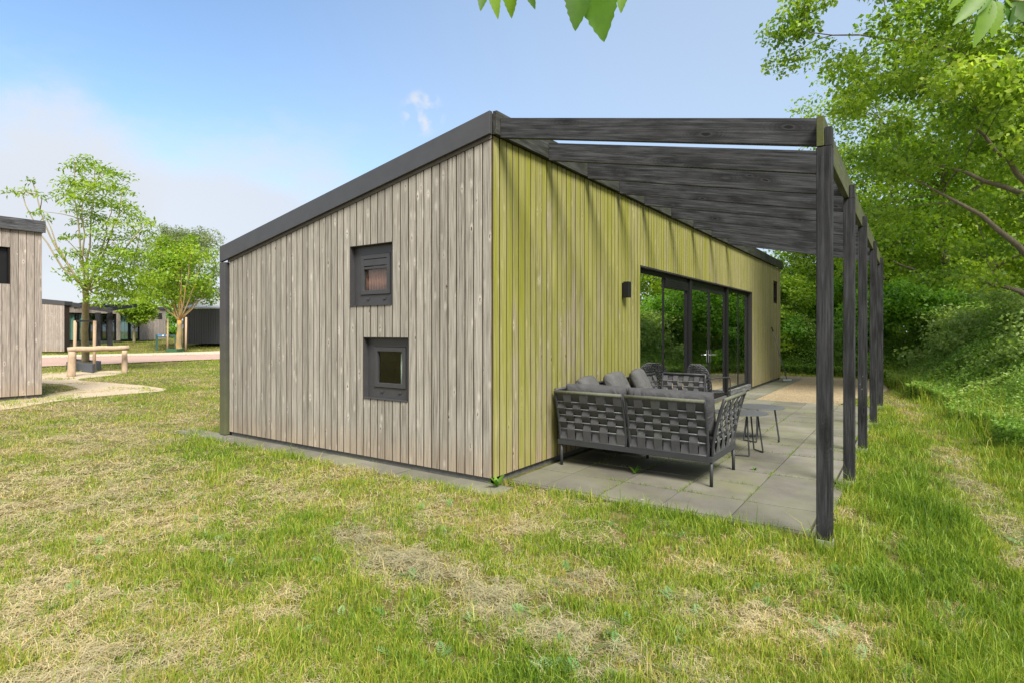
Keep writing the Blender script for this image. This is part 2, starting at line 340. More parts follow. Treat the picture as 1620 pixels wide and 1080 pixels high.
def smooth_poly(pts,n=6):
    out=[];m=len(pts)
    for i in range(m):
        p0,p1,p2,p3=[np.array(pts[(i+k-1)%m],float) for k in range(4)]
        for t in np.linspace(0,1,n,endpoint=False):
            out.append(.5*((2*p1)+(-p0+p2)*t+(2*p0-5*p1+4*p2-p3)*t*t+(-p0+3*p1-3*p2+p3)*t**3))
    return out
def gravel_mat(name,a,b,scale=70):
    M=Mat(name); g=M.co(); vo=M.n('ShaderNodeTexVoronoi',{'Vector':g,'Scale':scale}); n=M.noise(g,1.6,4)
    rc=M.n('ShaderNodeSeparateColor',{0:vo.outputs['Color']}).outputs[0]
    c=M.mix(M.math('ADD',M.math('MULTIPLY',rc,.7),M.math('MULTIPLY',n,.3)),a,b)
    c=M.mix(M.ramp(vo.outputs['Distance'],(.45,0),(.8,.6)),c,tuple(x*.35 for x in a))
    return M.pbr(c,.95,normal=M.bump(vo.outputs['Distance'],.6,.01),spec=.15)
PATH=[[(-60,655),(0,649),(89,635),(178,625),(262,617),(235,611),(180,606),(124,601),(150,596),(191,591),(200,586),(140,587),(66,591),(0,592),(-60,600),(0,604),(66,606),(105,610),(132,621),(100,631),(66,636),(0,641),(-60,645)]]
pathpoly=[smooth_poly([GP(*p)[:2] for p in P_],5) for P_ in PATH]
sheet('sand_path',pathpoly[0],.012,gravel_mat('path_gravel',(.36,.28,.18),(.62,.52,.38)),3)
gravpoly=smooth_poly([(.4,9.3),(.8,9.15),(2.15,9.15),(2.4,10.6),(2.9,12.5),(3.0,14.5),(2.4,16.9),(.2,17.6),(-3,17.4),(-3,16.3),(.2,16.25),(.4,15.9),(.4,12.5)],4)
sheet('gravel_area',gravpoly,.02,gravel_mat('fine_gravel',(.19,.145,.085),(.46,.37,.24),45))
def brick_mat():
    M=Mat('brick_paving'); g=M.co(); b=M.n('ShaderNodeTexBrick',{'Vector':g,'Color1':(.27,.16,.125),'Color2':(.36,.22,.175),'Mortar':(.30,.24,.2),'Scale':4.5,'Mortar Size':.015})
    return M.pbr(M.mix(M.math('MULTIPLY',M.noise(g,.8,4),.6),b.outputs[0],(.50,.36,.28)),.9)
roadL=[GP(*p)[:2] for p in [(-500,600),(66,581),(347,569),(900,552),(900,549),(347,561),(66,567),(-500,579)]]
sheet('brick_road',roadL,.05,brick_mat(),3)
kerb=[GP(*p)[:2] for p in [(-500,578.5),(66,566.5),(347,560.6),(900,548.8),(900,546.5),(347,556.5),(66,562.5),(-500,572)]]
sheet('sand_verge',kerb,.04,gravel_mat('verge_sand',(.42,.36,.27),(.60,.53,.42),30),3)
# paving
def slab_mat():
    M=Mat('concrete_slab'); g=M.co(); t=M.attr(); n=M.noise(g,1.3,5,.6); f=M.noise(g,90,4,.7)
    c=M.ramp(M.math('ADD',M.math('MULTIPLY',n,.7),M.math('MULTIPLY',f,.3)),(.3,(.078,.073,.058)),(.5,(.135,.128,.106)),(.75,(.22,.21,.183)))
    gr=M.ramp(M.noise(g,1.1,5,.65),(.42,0),(.62,1)); c=M.mix(M.math('MULTIPLY',gr,.6),c,(.155,.16,.085))
    br=M.n('ShaderNodeMapRange',{0:t,1:0,2:1,3:.86,4:1.12}).outputs[0]
    c=M.mix(1,c,M.n('ShaderNodeCombineXYZ',{0:br,1:br,2:br}).outputs[0],'MULTIPLY')
    sp=M.n('ShaderNodeTexVoronoi',{'Vector':g,'Scale':2.3}).outputs['Distance']
    c=M.mix(M.math('MULTIPLY',M.ramp(M.math('ADD',sp,M.math('MULTIPLY',M.noise(g,30,2),.08)),(.055,1),(.075,0)),.5),c,(.5,.5,.47))
    return M.pbr(c,.85,normal=M.bump(f,.25,.003),spec=.3)
m_slab=slab_mat(); rnd=random.Random(4)
pb=MB(); g2=.006
xs=[.06]+[.48+.605*k for k in range(5)]
y=.245
while y<9.1:
    for k in range(len(xs)-1):
        dz=rnd.uniform(-.002,.002); pb.box(xs[k]+g2,xs[k+1]-g2,y+g2,y+.6-g2,-.05,.03+dz,rnd.random())
    y+=.605
yend=y
for k in range(15): pb.box(2.915,3.0,.25+k*.605,.25+(k+1)*.605-.01,-.05,.026,rnd.random())
for k in range(3): pb.box(.1+k*1.0,.1+(k+1)*1.0-.008,.18,.235,-.05,.028,rnd.random())
pb.build('patio_paving',m_slab,kind='structure',bevel=.004)
jb=MB().box(.06,3.0,.18,yend,-.06,.012); jb.build('joint_sand',simple('joint_earth',(.03,.032,.015),.95,.6,20),kind='structure')
sb=MB()
x=.24
while x>-5.4: sb.box(x-.69,x-.008,-.31,.03,-.05,.018+rnd.uniform(-.003,.003),rnd.random()); x-=.70
for k in range(12): sb.box(.03,.31,9.15+k*.6,9.15+k*.6+.592,-.05,.03,rnd.random()); sb.box(.318,.6,9.15+k*.6,9.15+k*.6+.592,-.05,.03,rnd.random())
sb.build('paver_strip',m_slab,kind='structure',bevel=.004)
# ---------------------------------------------------------------- the cabin
def cut_boards(mb,edges,openings,axis,face,thick,zb,ztop,rn,nrm=1,gap=.013):
    """boards between edges along axis; face = outer plane; openings = (u0,u1,z0,z1)"""
    for k in range(len(edges)-1):
        u0,u1=sorted((edges[k],edges[k+1])); u0+=gap/2; u1-=gap/2; um=(u0+u1)/2; t=rn.random(); zz=[(zb,None)]
        segs=[]; z=zb
        for (a,b,c,d) in sorted(openings,key=lambda q:q[2]):
            if a<um<b:
                if c-z>.02: segs.append((z,c))
                z=d
        segs.append((z,None))
        jit=rn.uniform(-.0015,.0015)
        for (s,e) in segs:
            t0=ztop(u0) if e is None else e; t1=ztop(u1) if e is None else e
            if axis=='x':
                y0=face+jit; y1=face+thick*nrm
                bot=[(u0,y0,s),(u1,y0,s),(u1,y1,s),(u0,y1,s)]; top=[(u0,y0,t0),(u1,y0,t1),(u1,y1,t1),(u0,y1,t0)]
            else:
                x0=face+jit; x1=face-thick*nrm
                bot=[(x0,u0,s),(x0,u1,s),(x1,u1,s),(x1,u0,s)]; top=[(x0,u0,t0),(x0,u1,t1),(x1,u1,t1),(x1,u0,t0)]
            if axis=='x' and nrm<0: bot=bot[::-1]; top=top[::-1]
            mb.prism(bot,top,t)
def lin(a,b,n): return list(np.linspace(a,b,n+1))
HW=5.0; HL=16.0; ZH=3.62; SL=.1906
cab=thing('holiday_cabin','large timber cabin with charcoal roof edge and green stained side wall under the pergola','cabin',(0,0,0))
ed=lin(0,-1.19,10)[:-1]+lin(-1.19,-1.45,2)[:-1]+lin(-1.45,-1.955,4)[:-1]+lin(-1.955,-2.2,2)[:-1]+lin(-2.2,-4.95,23)
W_UP=(-2.2,-1.45,1.90,2.64); W_LO=(-1.955,-1.19,.785,1.52)
ztopf=lambda u: ZH-.045+SL*u
rn=random.Random(11); fb=MB(); cut_boards(fb,ed,[W_UP,W_LO],'x',0.0,.022,.08,ztopf,rn)
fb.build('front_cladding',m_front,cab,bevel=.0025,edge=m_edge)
D_OP=(3.97,11.86,.0,2.64); W_SM=(14.8,15.4,2.46,3.16)
e2=lin(.022,3.97,33)[:-1]+lin(3.97,11.86,66)[:-1]+lin(11.86,14.8,25)[:-1]+lin(14.8,15.4,5)[:-1]+lin(15.4,16,5)
# uneven board widths on the side wall
for k in range(1,32): e2[k]+=rn.uniform(-.008,.008)
sbm=MB(); cut_boards(sbm,e2,[D_OP,W_SM],'y',0.0,.022,.08,lambda u:ZH-.005,rn)
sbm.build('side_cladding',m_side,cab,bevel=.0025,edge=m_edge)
# wall core behind the boards, with the openings left free
def core(mb,axis,face,depth,u0,u1,z0,ztop,ops,nrm=1):
    cuts=sorted({u0,u1,*[o[0] for o in ops],*[o[1] for o in ops]})
    for a,b in zip(cuts[:-1],cuts[1:]):
        m=(a+b)/2; z=z0; rng=[]
        for o in sorted(ops,key=lambda q:q[2]):
            if o[0]<m<o[1]: rng.append((z,o[2],0)); z=o[3]
        rng.append((z,None,1))
        for s,e,tp in rng:
            ta=ztop(a) if tp else e; tb=ztop(b) if tp else e
            if not tp and e-s<.01: continue
            if axis=='x': mb.prism([(a,face,s),(b,face,s),(b,face+depth,s),(a,face+depth,s)],[(a,face,ta),(b,face,tb),(b,face+depth,tb),(a,face+depth,ta)])
            else: mb.prism([(face,a,s),(face,b,s),(face-depth,b,s),(face-depth,a,s)],[(face,a,ta),(face,b,tb),(face-depth,b,tb),(face-depth,a,ta)])
cm=MB(); core(cm,'x',.024,.16,-4.98,-.03,.075,lambda u:3.6+SL*u,[W_UP,W_LO])
core(cm,'y',-.024,.16,.186,15.97,.075,lambda u:3.6,[D_OP,W_SM])
cm.box(-5.08,-4.98,.03,15.97,.0,2.62); cm.box(-4.97,-.03,15.8,15.97,.0,2.62)
cm.prism([(-4.97,15.8,2.62),(-.03,15.8,2.62),(-.03,15.97,2.62),(-4.97,15.97,2.62)],[(-4.97,15.8,2.63),(-.03,15.8,3.55),(-.03,15.97,3.55),(-4.97,15.97,2.63)])
cm.build('wall_core',m_gap,cab)
MB().box(-4.93,-.045,.045,15.9,-.1,.074).box(-4.93,-.045,.03,.2,-.1,.074).build('plinth',m_plinth,cab)
ib=MB().box(-4.8,-.3,.3,15.6,.078,.10).box(-4.8,-4.7,.3,15.6,.1,2.6).box(-4.7,-.2,3.2,3.3,.1,2.6).box(-4.7,-.2,13.0,13.1,.1,2.6).box(-4.7,-.2,3.3,13,2.68,2.72)
ib.build('interior_lining',m_inner,cab)
# roof: slab, charcoal metal edge on the gable and down the low corner, timber fascia on the high side
rt=lambda u:3.85+SL*u
rb=MB(); rb.prism([(-5.1,.0,rt(-5.1)-.10),(.0,.0,rt(0)-.10),(.0,16.02,rt(0)-.10),(-5.1,16.02,rt(-5.1)-.10)],[(-5.1,.0,rt(-5.1)-.012),(.0,.0,rt(0)-.012),(.0,16.02,rt(0)-.012),(-5.1,16.02,rt(-5.1)-.012)])
roof=rb.build('roof',metal_paint('roof_membrane',(.06,.06,.065),.7),cab)
gb=MB(); gb.prism([(-5.13,-.05,rt(-5.13)-.235),(.01,-.05,rt(0)-.235),(.01,-.003,rt(0)-.235),(-5.13,-.003,rt(-5.13)-.235)],[(-5.13,-.05,rt(-5.13)),(.01,-.05,rt(0)),(.01,-.003,rt(0)),(-5.13,-.003,rt(-5.13))])
gb.build('roof_edge_trim',m_alu,roof,bevel=.003)
MB().prism([(-4.97,-.012,ztopf(-4.97)-.0),(.0,-.012,ztopf(0)),(.0,-.004,ztopf(0)),(-4.97,-.004,ztopf(-4.97))],[(-4.97,-.012,ztopf(-4.97)+.05),(.0,-.012,ztopf(0)+.05),(.0,-.004,ztopf(0)+.05),(-4.97,-.004,ztopf(-4.97)+.05)]).build('shadow_batten',simple('batten_grey',(.10,.09,.085),.8),roof)
cb=MB(); cb.box(-5.13,-4.985,-.048,.1,.03,rt(-5.13)-.24); cb.build('corner_trim',m_alu,cab,bevel=.003)
lb=MB(); lb.box(.012,.062,.0,16.05,ZH-.005,ZH+.235,.3); lb.build('timber_fascia',m_ledg,roof,bevel=.004)
# small square windows
def small_window(o,kind):
    x0,x1,z0,z1=o; d=.085
    f=MB()   # reveal sleeve and flat surround
    f.box(x0,x0+.006,.004,d,z0,z1); f.box(x1-.006,x1,.004,d,z0,z1); f.box(x0+.006,x1-.006,.004,d,z1-.006,z1); f.box(x0+.006,x1-.006,-.012,d,z0,z0+.008)
    a=.125
    f.box(x0+.006,x0+a,d-.012,d+.03,z0+.008,z1-.006); f.box(x1-a+.02,x1-.006,d-.012,d+.03,z0+.008,z1-.006)
    f.box(x0+a,x1-a+.02,d-.012,d+.03,z1-.11,z1-.006); f.box(x0+a,x1-a+.02,d-.012,d+.03,z0+.008,z0+.135)
    W=f.build('window',m_alu3,cab,bevel=.002)
    W['label']=kind
    s=MB(); sx0,sx1,sz0,sz1=x0+a+.004,x1-a+.016,z0+.139,z1-.114; b=.052
    for q in [(sx0,sx0+b,sz0,sz1),(sx1-b,sx1,sz0,sz1),(sx0+b,sx1-b,sz1-b,sz1),(sx0+b,sx1-b,sz0,sz0+b)]: s.box(q[0],q[1],d-.026,d+.02,q[2],q[3])
    s.build('sash',m_alu3,W,bevel=.003)
    for cx in (x0+.26,x1-.2): MB().box(cx-.022,cx+.022,d-.024,d-.0125,z0+.075,z0+.1).build('clip',m_alu3,W,bevel=.002)
    g=MB().box(sx0+b,sx1-b,d-.002,d+.004,sz0+b,sz1-b); g.build('pane',m_glass2,W)
    return W,(sx0+b,sx1-b,sz0+b,sz1-b),d
W1,q,d=small_window(W_UP,'square dark window with a louvre vent')
v=MB()
v.box(q[0],q[1],d-.022,d-.004,q[3]-.085,q[3]-.006); v.box(q[0],q[1],d-.018,d-.006,q[3]-.125,q[3]-.095)
v.build('vent_grille',m_alu3,W1,bevel=.004)
def drape(x0,x1,y,z0,z1,mat,parent,amp=.03,per=.09,axis='x'):
    n=int((x1-x0)/per*8); xs_=np.linspace(x0,x1,max(n,8)); mb=MB(); vs=[]
    for xx in xs_:
        o=amp*math.sin(2*math.pi*xx/per+1.3*math.sin(xx*7))
        for zz in (z0,z1): vs.append((xx,y+o,zz) if axis=='x' else (y+o,xx,zz))
    mb.raw(vs,[(2*i_,2*i_+2,2*i_+3,2*i_+1) for i_ in range(len(xs_)-1)]); o=mb.build('curtain',mat,parent,smooth=True)
    o.modifiers.new('solid','SOLIDIFY').thickness=.004; return o
drape(q[0]-.05,q[1]+.05,d+.06,q[2]-.05,q[3]+.05,m_curtb,W1,.01,.05)
W2,q,d=small_window(W_LO,'square dark window with clear pane below the louvred one')
drape(q[1]-.11,q[1]+.06,d+.07,q[2]-.05,q[3]+.05,m_curt,W2,.012,.05)
# glazed front on the patio
FX=-.10
def gframe(mb,y0,y1,z0,z1,b,x0=FX-.03,x1=FX+.03,bt=None,bb=None):
    bt=bt or b; bb=bb or b
    mb.box(x0,x1,y0,y0+b,z0,z1); mb.box(x0,x1,y1-b,y1,z0,z1); mb.box(x0,x1,y0+b,y1-b,z1-bt,z1); mb.box(x0,x1,y0+b,y1-b,z0,z0+bb)
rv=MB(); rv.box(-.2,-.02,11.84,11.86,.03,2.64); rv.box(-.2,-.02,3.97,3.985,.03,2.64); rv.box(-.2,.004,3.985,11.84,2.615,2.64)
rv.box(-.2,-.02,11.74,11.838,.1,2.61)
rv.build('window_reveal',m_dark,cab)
m_sill=black_wood('sill_timber','y',.2,.11)
for a_,b_ in ((3.99,6.6),(9.545,11.738)): MB().box(-.13,.0,a_,b_,.031,.17).build('sill_board',m_sill,cab,bevel=.003)
gw=MB(); gframe(gw,3.99,6.60,.172,2.612,.055,x1=FX+.015,bt=.075); gw.box(FX-.03,FX+.015,5.235,5.295,.227,2.537)
GW=gw.build('glazed_wall',m_alu2,cab,bevel=.002)
GW['label']='wide two pane window left of the doors'
MB().box(FX-.002,FX+.004,4.045,5.235,.227,2.537).build('pane',m_glass,GW); MB().box(FX-.002,FX+.004,5.295,6.545,.227,2.36).build('pane',m_glass,GW)
vg=MB().box(FX-.03,FX+.045,5.296,6.544,2.37,2.536)
for k in range(4): vg.box(FX+.045,FX+.052,5.30,6.54,2.385+.036*k,2.40+.036*k)
vg.build('blind_box',m_alu2,GW,bevel=.002)
for py_ in (6.602,9.40): MB().box(-.16,-.035,py_,py_+.138,.03,2.612).build('door_post',m_alu2,cab,bevel=.003)
dr=MB(); gframe(dr,6.742,9.398,.05,2.612,.045,x0=FX-.05,x1=FX+.01,bt=.12,bb=.02)
DR=dr.build('patio_door_frame',m_alu2,cab,bevel=.002)
for (a,b,hy) in ((6.79,8.065,7.99),(8.075,9.35,8.15)):
    lf_=MB(); gframe(lf_,a,b,.08,2.488,.06,x0=FX-.02,x1=FX+.025,bb=.1); L=lf_.build('patio_door',m_alu2,cab,bevel=.003)
    MB().box(FX+.004,FX+.012,a+.06,b-.06,.18,2.428).build('pane',m_glass,L)
    h=MB(); h.box(FX+.026,FX+.035,hy-.02,hy+.02,.92,1.18); s=-1 if hy<8.07 else 1
    h.tube([(FX+.045,hy,1.08),(FX+.10,hy,1.08),(FX+.105,hy+.13*s*-1*-1,1.08)],.011); h.build('door_handle',simple('steel',(.55,.55,.56),.3,.1,metal=1),L)
gw=MB(); gframe(gw,9.545,11.738,.172,2.612,.055,x1=FX+.015,bt=.075); gw.box(FX-.03,FX+.015,10.66,10.72,.227,2.537)
GW2=gw.build('glazed_wall',m_alu2,cab,bevel=.002); GW2['label']='wide two pane window right of the doors'
MB().box(FX-.002,FX+.004,9.60,10.66,.227,2.537).build('pane',m_glass,GW2); MB().box(FX-.002,FX+.004,10.72,11.68,.227,2.537).build('pane',m_glass,GW2)
drape(10.2,11.65,-.26,.12,2.6,m_curt,GW2,.03,.13,'y'); drape(4.02,4.35,-.26,.12,2.6,m_curt,GW,.03,.11,'y')
f=MB(); gframe(f,14.8,15.4,2.46,3.16,.07,x0=-.09,x1=-.03); WS=f.build('window',m_alu2,cab); MB().box(-.07,-.06,14.87,15.33,2.53,3.09).build('pane',m_glass2,WS)
WS['label']='small square window high near the far end'
wl=MB(); wl.box(.001,.03,3.25,3.33,2.10,2.31); wl.box(.03,.115,3.235,3.345,2.09,2.325); wl.build('wall_light',m_alu2,cab,bevel=.004)
# ---------------------------------------------------------------- pergola
per=thing('pergola','black stained timber pergola with nine rafters on five posts over the paved patio','pergola',(3.04,-.02,0))
PY=[-.02,2.0,3.95,6.5,9.08]
rn=random.Random(5)
RY=[.09,1.06,2.05,3.06,4.02,5.27,6.55,7.8,9.10]
for ry in RY:
    m=MB(); xa,xb=.064,2.988; za,zb_=3.795,3.185; h=.205; t=rn.random(); ww=.028
    m.prism([(xa,ry-ww,za-h),(xb,ry-ww,zb_-h),(xb,ry+ww,zb_-h),(xa,ry+ww,za-h)],[(xa,ry-ww,za),(xb,ry-ww,zb_),(xb,ry+ww,zb_),(xa,ry+ww,za)],t)
    m.build('rafter',m_raf,per,bevel=.004)
rim=MB().box(2.99,3.04,-.075,9.16,2.935,3.155,.4).build('outer_beam',m_rim,per,bevel=.004)
for k,py in enumerate(PY):
    m=MB(); t=rn.random(); y0,y1=py-.05,py+.05
    m.box(2.988,3.09,y0,y1,.09,2.93,t); m.box(3.043,3.09,y0,y1,2.931,3.07,t)
    p=m.build('post',m_post,per,bevel=.004)
    c=MB().box(2.982,3.096,py-.056,py+.056,-.1,.088).build('concrete_foot',m_conc,p,bevel=.006)
# ---------------------------------------------------------------- corner sofa
def strap_mat():
    M=Mat('woven_strap'); g=M.co(); wv=M.n('ShaderNodeTexWave',{'Vector':g,'Scale':90,'Distortion':1.5,'Detail':2},bands_direction='Z').outputs[0]
    n=M.noise(g,14,4); c=M.mix(n,(.034,.034,.038),(.075,.075,.082)); c=M.mix(M.math('MULTIPLY',M.ramp(M.noise(g,5,3),(.5,0),(.75,1)),.3),c,(.085,.095,.05))
    return M.pbr(c,.7,normal=M.bump(wv,.3,.002))
m_strap=strap_mat(); m_sf=metal_paint('sofa_frame_metal',(.035,.037,.04),.45,spec=.3)
m_sfm=simple('mossy_rail',(.10,.105,.075),.8,.5,50)
def fabric(name,col):
    M=Mat(name); g=M.co(); n=M.noise(g,7,5,.6); f=M.noise(g,420,2); cr=M.n('ShaderNodeTexNoise',{'Vector':g,'Scale':4.5,'Detail':5,'Distortion':1.4}).outputs[0]
    c=M.mix(n,tuple(x*.75 for x in col),tuple(x*1.2 for x in col)); c=M.mix(.25,c,M.mix(f,(0,0,0),(1,1,1)),'SOFT_LIGHT')
    return M.pbr(c,.95,normal=M.bump(M.math('ADD',M.math('MULTIPLY',cr,4),M.math('MULTIPLY',f,.15)),.55,.02),spec=.15)
m_cush=fabric('grey_fabric',(.075,.076,.08)); m_cush2=fabric('lighter_grey_fabric',(.10,.10,.098))
sofa=thing('corner_sofa','L shaped outdoor sofa with woven charcoal strap back and grey cushions on the patio','sofa',(1.0,2.0,.03))
m_rod=metal_paint('rod_metal',(.17,.175,.18),.4)
def panel(name,p0,p1,out_,zb,zt,lean,ns,parent,moss=True):
    """woven panel: bottom corners p0-p1, leaning outwards along out_"""
    p0=Vector(p0+(0,)); p1=Vector(p1+(0,)); o=Vector(out_+(0,)); d=p1-p0
    def S(u,t,off=0):
        p=p0+d*u+o*(lean*t**1.6+off); p.z=zb+(zt-zb)*t; return p
    fr=MB(); lp=[S(0,t) for t in np.linspace(0,1,9)]+[S(u,1) for u in (.02,.5,.98)]+[S(1,t) for t in np.linspace(1,0,9)]+[S(u,0) for u in (.98,.5,.02)]
    fr.tube(lp,.017,8,closed=True); P=fr.build(name,m_sf,parent,smooth=True)
    tr=MB(); tr.tube([S(u,1,.0) for u in np.linspace(0,1,3)],.0195,8); tr.build('top_rail',m_sfm if moss else m_sf,P,smooth=True)
    
    rods=[.20,.34,.48,.62,.77]
    for r in rods: MB().tube([S(u,1-r,.0) for u in (0,.25,.5,.75,1)],.0065,6).build('rod',m_rod,P,smooth=True)
    sm=MB(); wdt=1/ns
    for i_ in range(ns):
        u0=wdt*(i_+.03)+.0; u1=wdt*(i_+.97)
        ts=[0]; of=[.016]
        for k,r in enumerate(reversed([1-q for q in rods])):
            pass
        key=[(0,.018 if i_%2 else -.002)]
        for k,r in enumerate(sorted(1-q for q in rods)):
            key.append((r,.021 if (i_+k)%2 else -.020))
        key.append((1,.012)); key=[(0,.012)]+key[1:]
        tt=np.linspace(0,1,46); kk=np.array([q[0] for q in key]); oo=np.array([q[1] for q in key])
        off=np.interp(tt,kk,oo)
        vs=[]
        for t,f_ in zip(tt,off): vs+= [S(u0,t,f_),S(u1,t,f_)]
        sm.raw(vs,[(2*k,2*k+1,2*k+3,2*k+2) for k in range(len(tt)-1)],random.random())
    so=sm.build('strap_weave',m_strap,P); so.modifiers.new('solid','SOLIDIFY').thickness=.004
    return P
SY=1.14; SX0=.14; SX1=1.90; SZB=.335; SZT=.90
panel('back_panel',(SX0+.02,SY),(.985,SY),(0,-1),SZB,SZT,.13,8,sofa)
panel('back_panel',(1.03,SY),(SX1-.03,SY),(0,-1),SZB,SZT,.13,9,sofa)
panel('arm_panel',(SX1,SY+.04),(SX1,SY+.90),(1,0),SZB,SZT+.01,.12,9,sofa)
panel('arm_panel',(SX0+.03,4.44),(.86,4.44),(0,1),SZB,SZT,.10,8,sofa,False)
panel('back_panel',(SX0,2.72),(SX0,SY+.04),(-1,0),SZB,SZT,.07,14,sofa,False)
panel('back_panel',(SX0,4.42),(SX0,2.78),(-1,0),SZB,SZT,.07,14,sofa,False)
fr=MB()
fr.box(SX0-.01,SX1+.02,SY-.015,SY+.03,.275,.332); fr.box(SX1-.02,SX1+.02,SY+.031,SY+.92,.275,.332); fr.box(.90,SX1-.021,SY+.87,SY+.91,.275,.332)
fr.box(SX0-.01,SX0+.03,SY+.031,4.46,.275,.332); fr.box(.86,.90,SY+.87,4.46,.275,.332); fr.box(SX0+.031,.859,4.42,4.46,.275,.332)
fr.box(SX0+.03,SX1-.02,SY+.031,SY+.87,.285,.30); fr.box(SX0+.03,.86,SY+.92,4.42,.285,.30)
fr.build('base_frame',m_sf,sofa,bevel=.004)
for (lx,ly) in [(SX0+.03,SY+.01),(SX1,SY+.01),(SX1,SY+.89),(.88,SY+.89),(SX0+.03,4.43),(.88,4.43),(SX0+.02,2.75)]:
    MB().tube([(lx,ly,.278),(lx,ly,.031)],.017,10).build('leg',m_sf,sofa,smooth=True)
def cushion(name,c,s,rot=(0,0,0),mat=None,parent=None,pinch=.0,seed=0,e=5.0):
    n=26; mb=MB(); rr=random.Random(seed); M4=Matrix.Translation(c)@(Matrix.Rotation(rot[2],4,'Z')@Matrix.Rotation(rot[1],4,'Y')@Matrix.Rotation(rot[0],4,'X'))
    vs=[];fs=[]
    ph=[rr.uniform(0,6) for _ in range(6)]
    for sgn in (1,-1):
        b=len(vs)
        for i_ in range(n+1):
            for j_ in range(n+1):
                u=math.sin((i_/n-.5)*math.pi); v=math.sin((j_/n-.5)*math.pi)
                th=((1-abs(u)**e)*(1-abs(v)**e)); th=max(th,0)**.42
                pu=u*(1-pinch*(v*v)); pv=v*(1-pinch*(u*u))
                wr=.035*math.sin(u*7+ph[0]+2*math.sin(v*3+ph[1]))*math.sin(v*6+ph[2])*th
                vs.append(M4@Vector((pu*s[0]/2,pv*s[1]/2,sgn*s[2]/2*(th*(1+wr)))))
        for i_ in range(n):
            for j_ in range(n):
                q=(b+i_*(n+1)+j_,b+(i_+1)*(n+1)+j_,b+(i_+1)*(n+1)+j_+1,b+i_*(n+1)+j_+1)
                fs.append(q if sgn>0 else q[::-1])
    mb.raw(vs,fs); o=mb.build(name,mat or m_cush,parent,smooth=True)
    wd=o.modifiers.new('weld','WELD'); wd.merge_threshold=.0008; return o
cushion('seat_cushion',(1.46,1.62,.42),(.86,.84,.15),parent=sofa,mat=m_cush2,seed=1)
cushion('seat_cushion',(.58,1.62,.42),(.86,.84,.15),parent=sofa,mat=m_cush2,seed=2)
cushion('seat_cushion',(.53,2.62,.42),(.72,1.12,.15),parent=sofa,mat=m_cush2,seed=3)
cushion('seat_cushion',(.53,3.80,.42),(.72,1.16,.15),parent=sofa,mat=m_cush2,seed=4)
# back cushions: local x = width, local y = height, z = thickness
cushion('back_cushion',(.60,1.225,.755),(.76,.47,.19),(R_(104),0,0),parent=sofa,seed=5)
cushion('back_cushion',(1.455,1.225,.75),(.92,.47,.20),(R_(104),0,0),parent=sofa,seed=6)
for k,(yy,zz,w_) in enumerate([(1.72,.755,.66),(2.50,.765,.70),(3.35,.76,.74)]):
    cushion('back_cushion',(.30+.02*(k%2),yy,zz),(w_,.60,.20),(R_(64),0,R_(90+[14,10,16][k])),parent=sofa,mat=m_cush2,pinch=.05,seed=10+k,e=6)
# side tables
def side_table(name,c,r,z,label,rot):
    T=thing(name,label,'table',(c[0],c[1],.031),'round metal side tables')
    t=MB(); n=40; t.prism([(c[0]+r*math.cos(2*math.pi*k/n),c[1]+r*math.sin(2*math.pi*k/n),z-.008) for k in range(n)],[(c[0]+r*math.cos(2*math.pi*k/n),c[1]+r*math.sin(2*math.pi*k/n),z) for k in range(n)])
    t.build('table_top',metal_paint('table_top_paint',(.085,.088,.092),.38),T,bevel=.002)
    for k in range(3):
        a=rot+k*2.094; a2=a+.75; l=MB()
        p0=(c[0]+r*.62*math.cos(a),c[1]+r*.62*math.sin(a),z-.012); p1=(c[0]+r*.82*math.cos(a),c[1]+r*.82*math.sin(a),.043)
        q1=(c[0]+r*.82*math.cos(a2),c[1]+r*.82*math.sin(a2),.043); q0=(c[0]+r*.62*math.cos(a2),c[1]+r*.62*math.sin(a2),z-.012)
        l.tube([p0,p1],.010,8); l.tube([q0,q1],.010,8); l.tube([p1,q1],.009,8); l.box(p0[0]-.02,p0[0]+.02,p0[1]-.02,p0[1]+.02,z-.03,z-.0085); l.build('leg',m_sf,T,smooth=False)
    fl=MB(); fl.tube([(c[0]+.7*r*math.cos(rot+k*2.094),c[1]+.7*r*math.sin(rot+k*2.094),z-.014) for k in range(3)],.008,6,closed=True); fl.build('under_frame',m_sf,T)
side_table('side_table',(1.73,3.07),.34,.55,'nearer of the two round dark metal side tables, right behind the sofa arm',-1.7)
side_table('side_table',(1.76,4.12),.33,.51,'farther of the two round dark metal side tables, standing beyond the first one',-.2)
# woven rope chair, built facing +x at the origin
ch=thing('woven_chair','black woven rope armchair with rounded back standing by the glass doors','chair')
m_rope=simple('black_rope',(.045,.045,.05),.7,.3,80,.3)
def backpt(u,t): # u -1..1 across, t 0..1 up
    wd=.27*(1-.16*abs(t-.45)**1.2); 
    hh=t; xr=-.24-.13*t+.10*u*u; edge=math.sqrt(max(0,1-max(0,(t-.55)/.47)**2.4)); edge*=math.sqrt(max(0,1-max(0,(.2-t)/.3)**2))
    return Vector((xr,u*wd*edge,.44+.52*t))
fb_=MB(); fb_.tube([backpt(-1,t) for t in np.linspace(.0,1,14)]+[backpt(1,t) for t in np.linspace(1,.0,14)][1:],.012,8,closed=True); BK=fb_.build('backrest',m_sf,ch,smooth=True)
rp=MB()
for k in range(17):
    t=.03+.94*k/16
    rp.tube([backpt(u,t+.010*math.sin(u*22+k*math.pi))+Vector((.012*math.sin(u*44+k*math.pi),0,0)) for u in np.linspace(-1,1,36)],.0165,6)
rp.build('rope_weave',m_rope,BK,smooth=True)
st=MB(); n=32; ring=[(.02+.27*math.cos(2*math.pi*k/n),.27*math.sin(2*math.pi*k/n),.45) for k in range(n)]; st.tube(ring,.012,8,closed=True)
S_=st.build('seat',m_sf,ch,smooth=True); rp=MB()
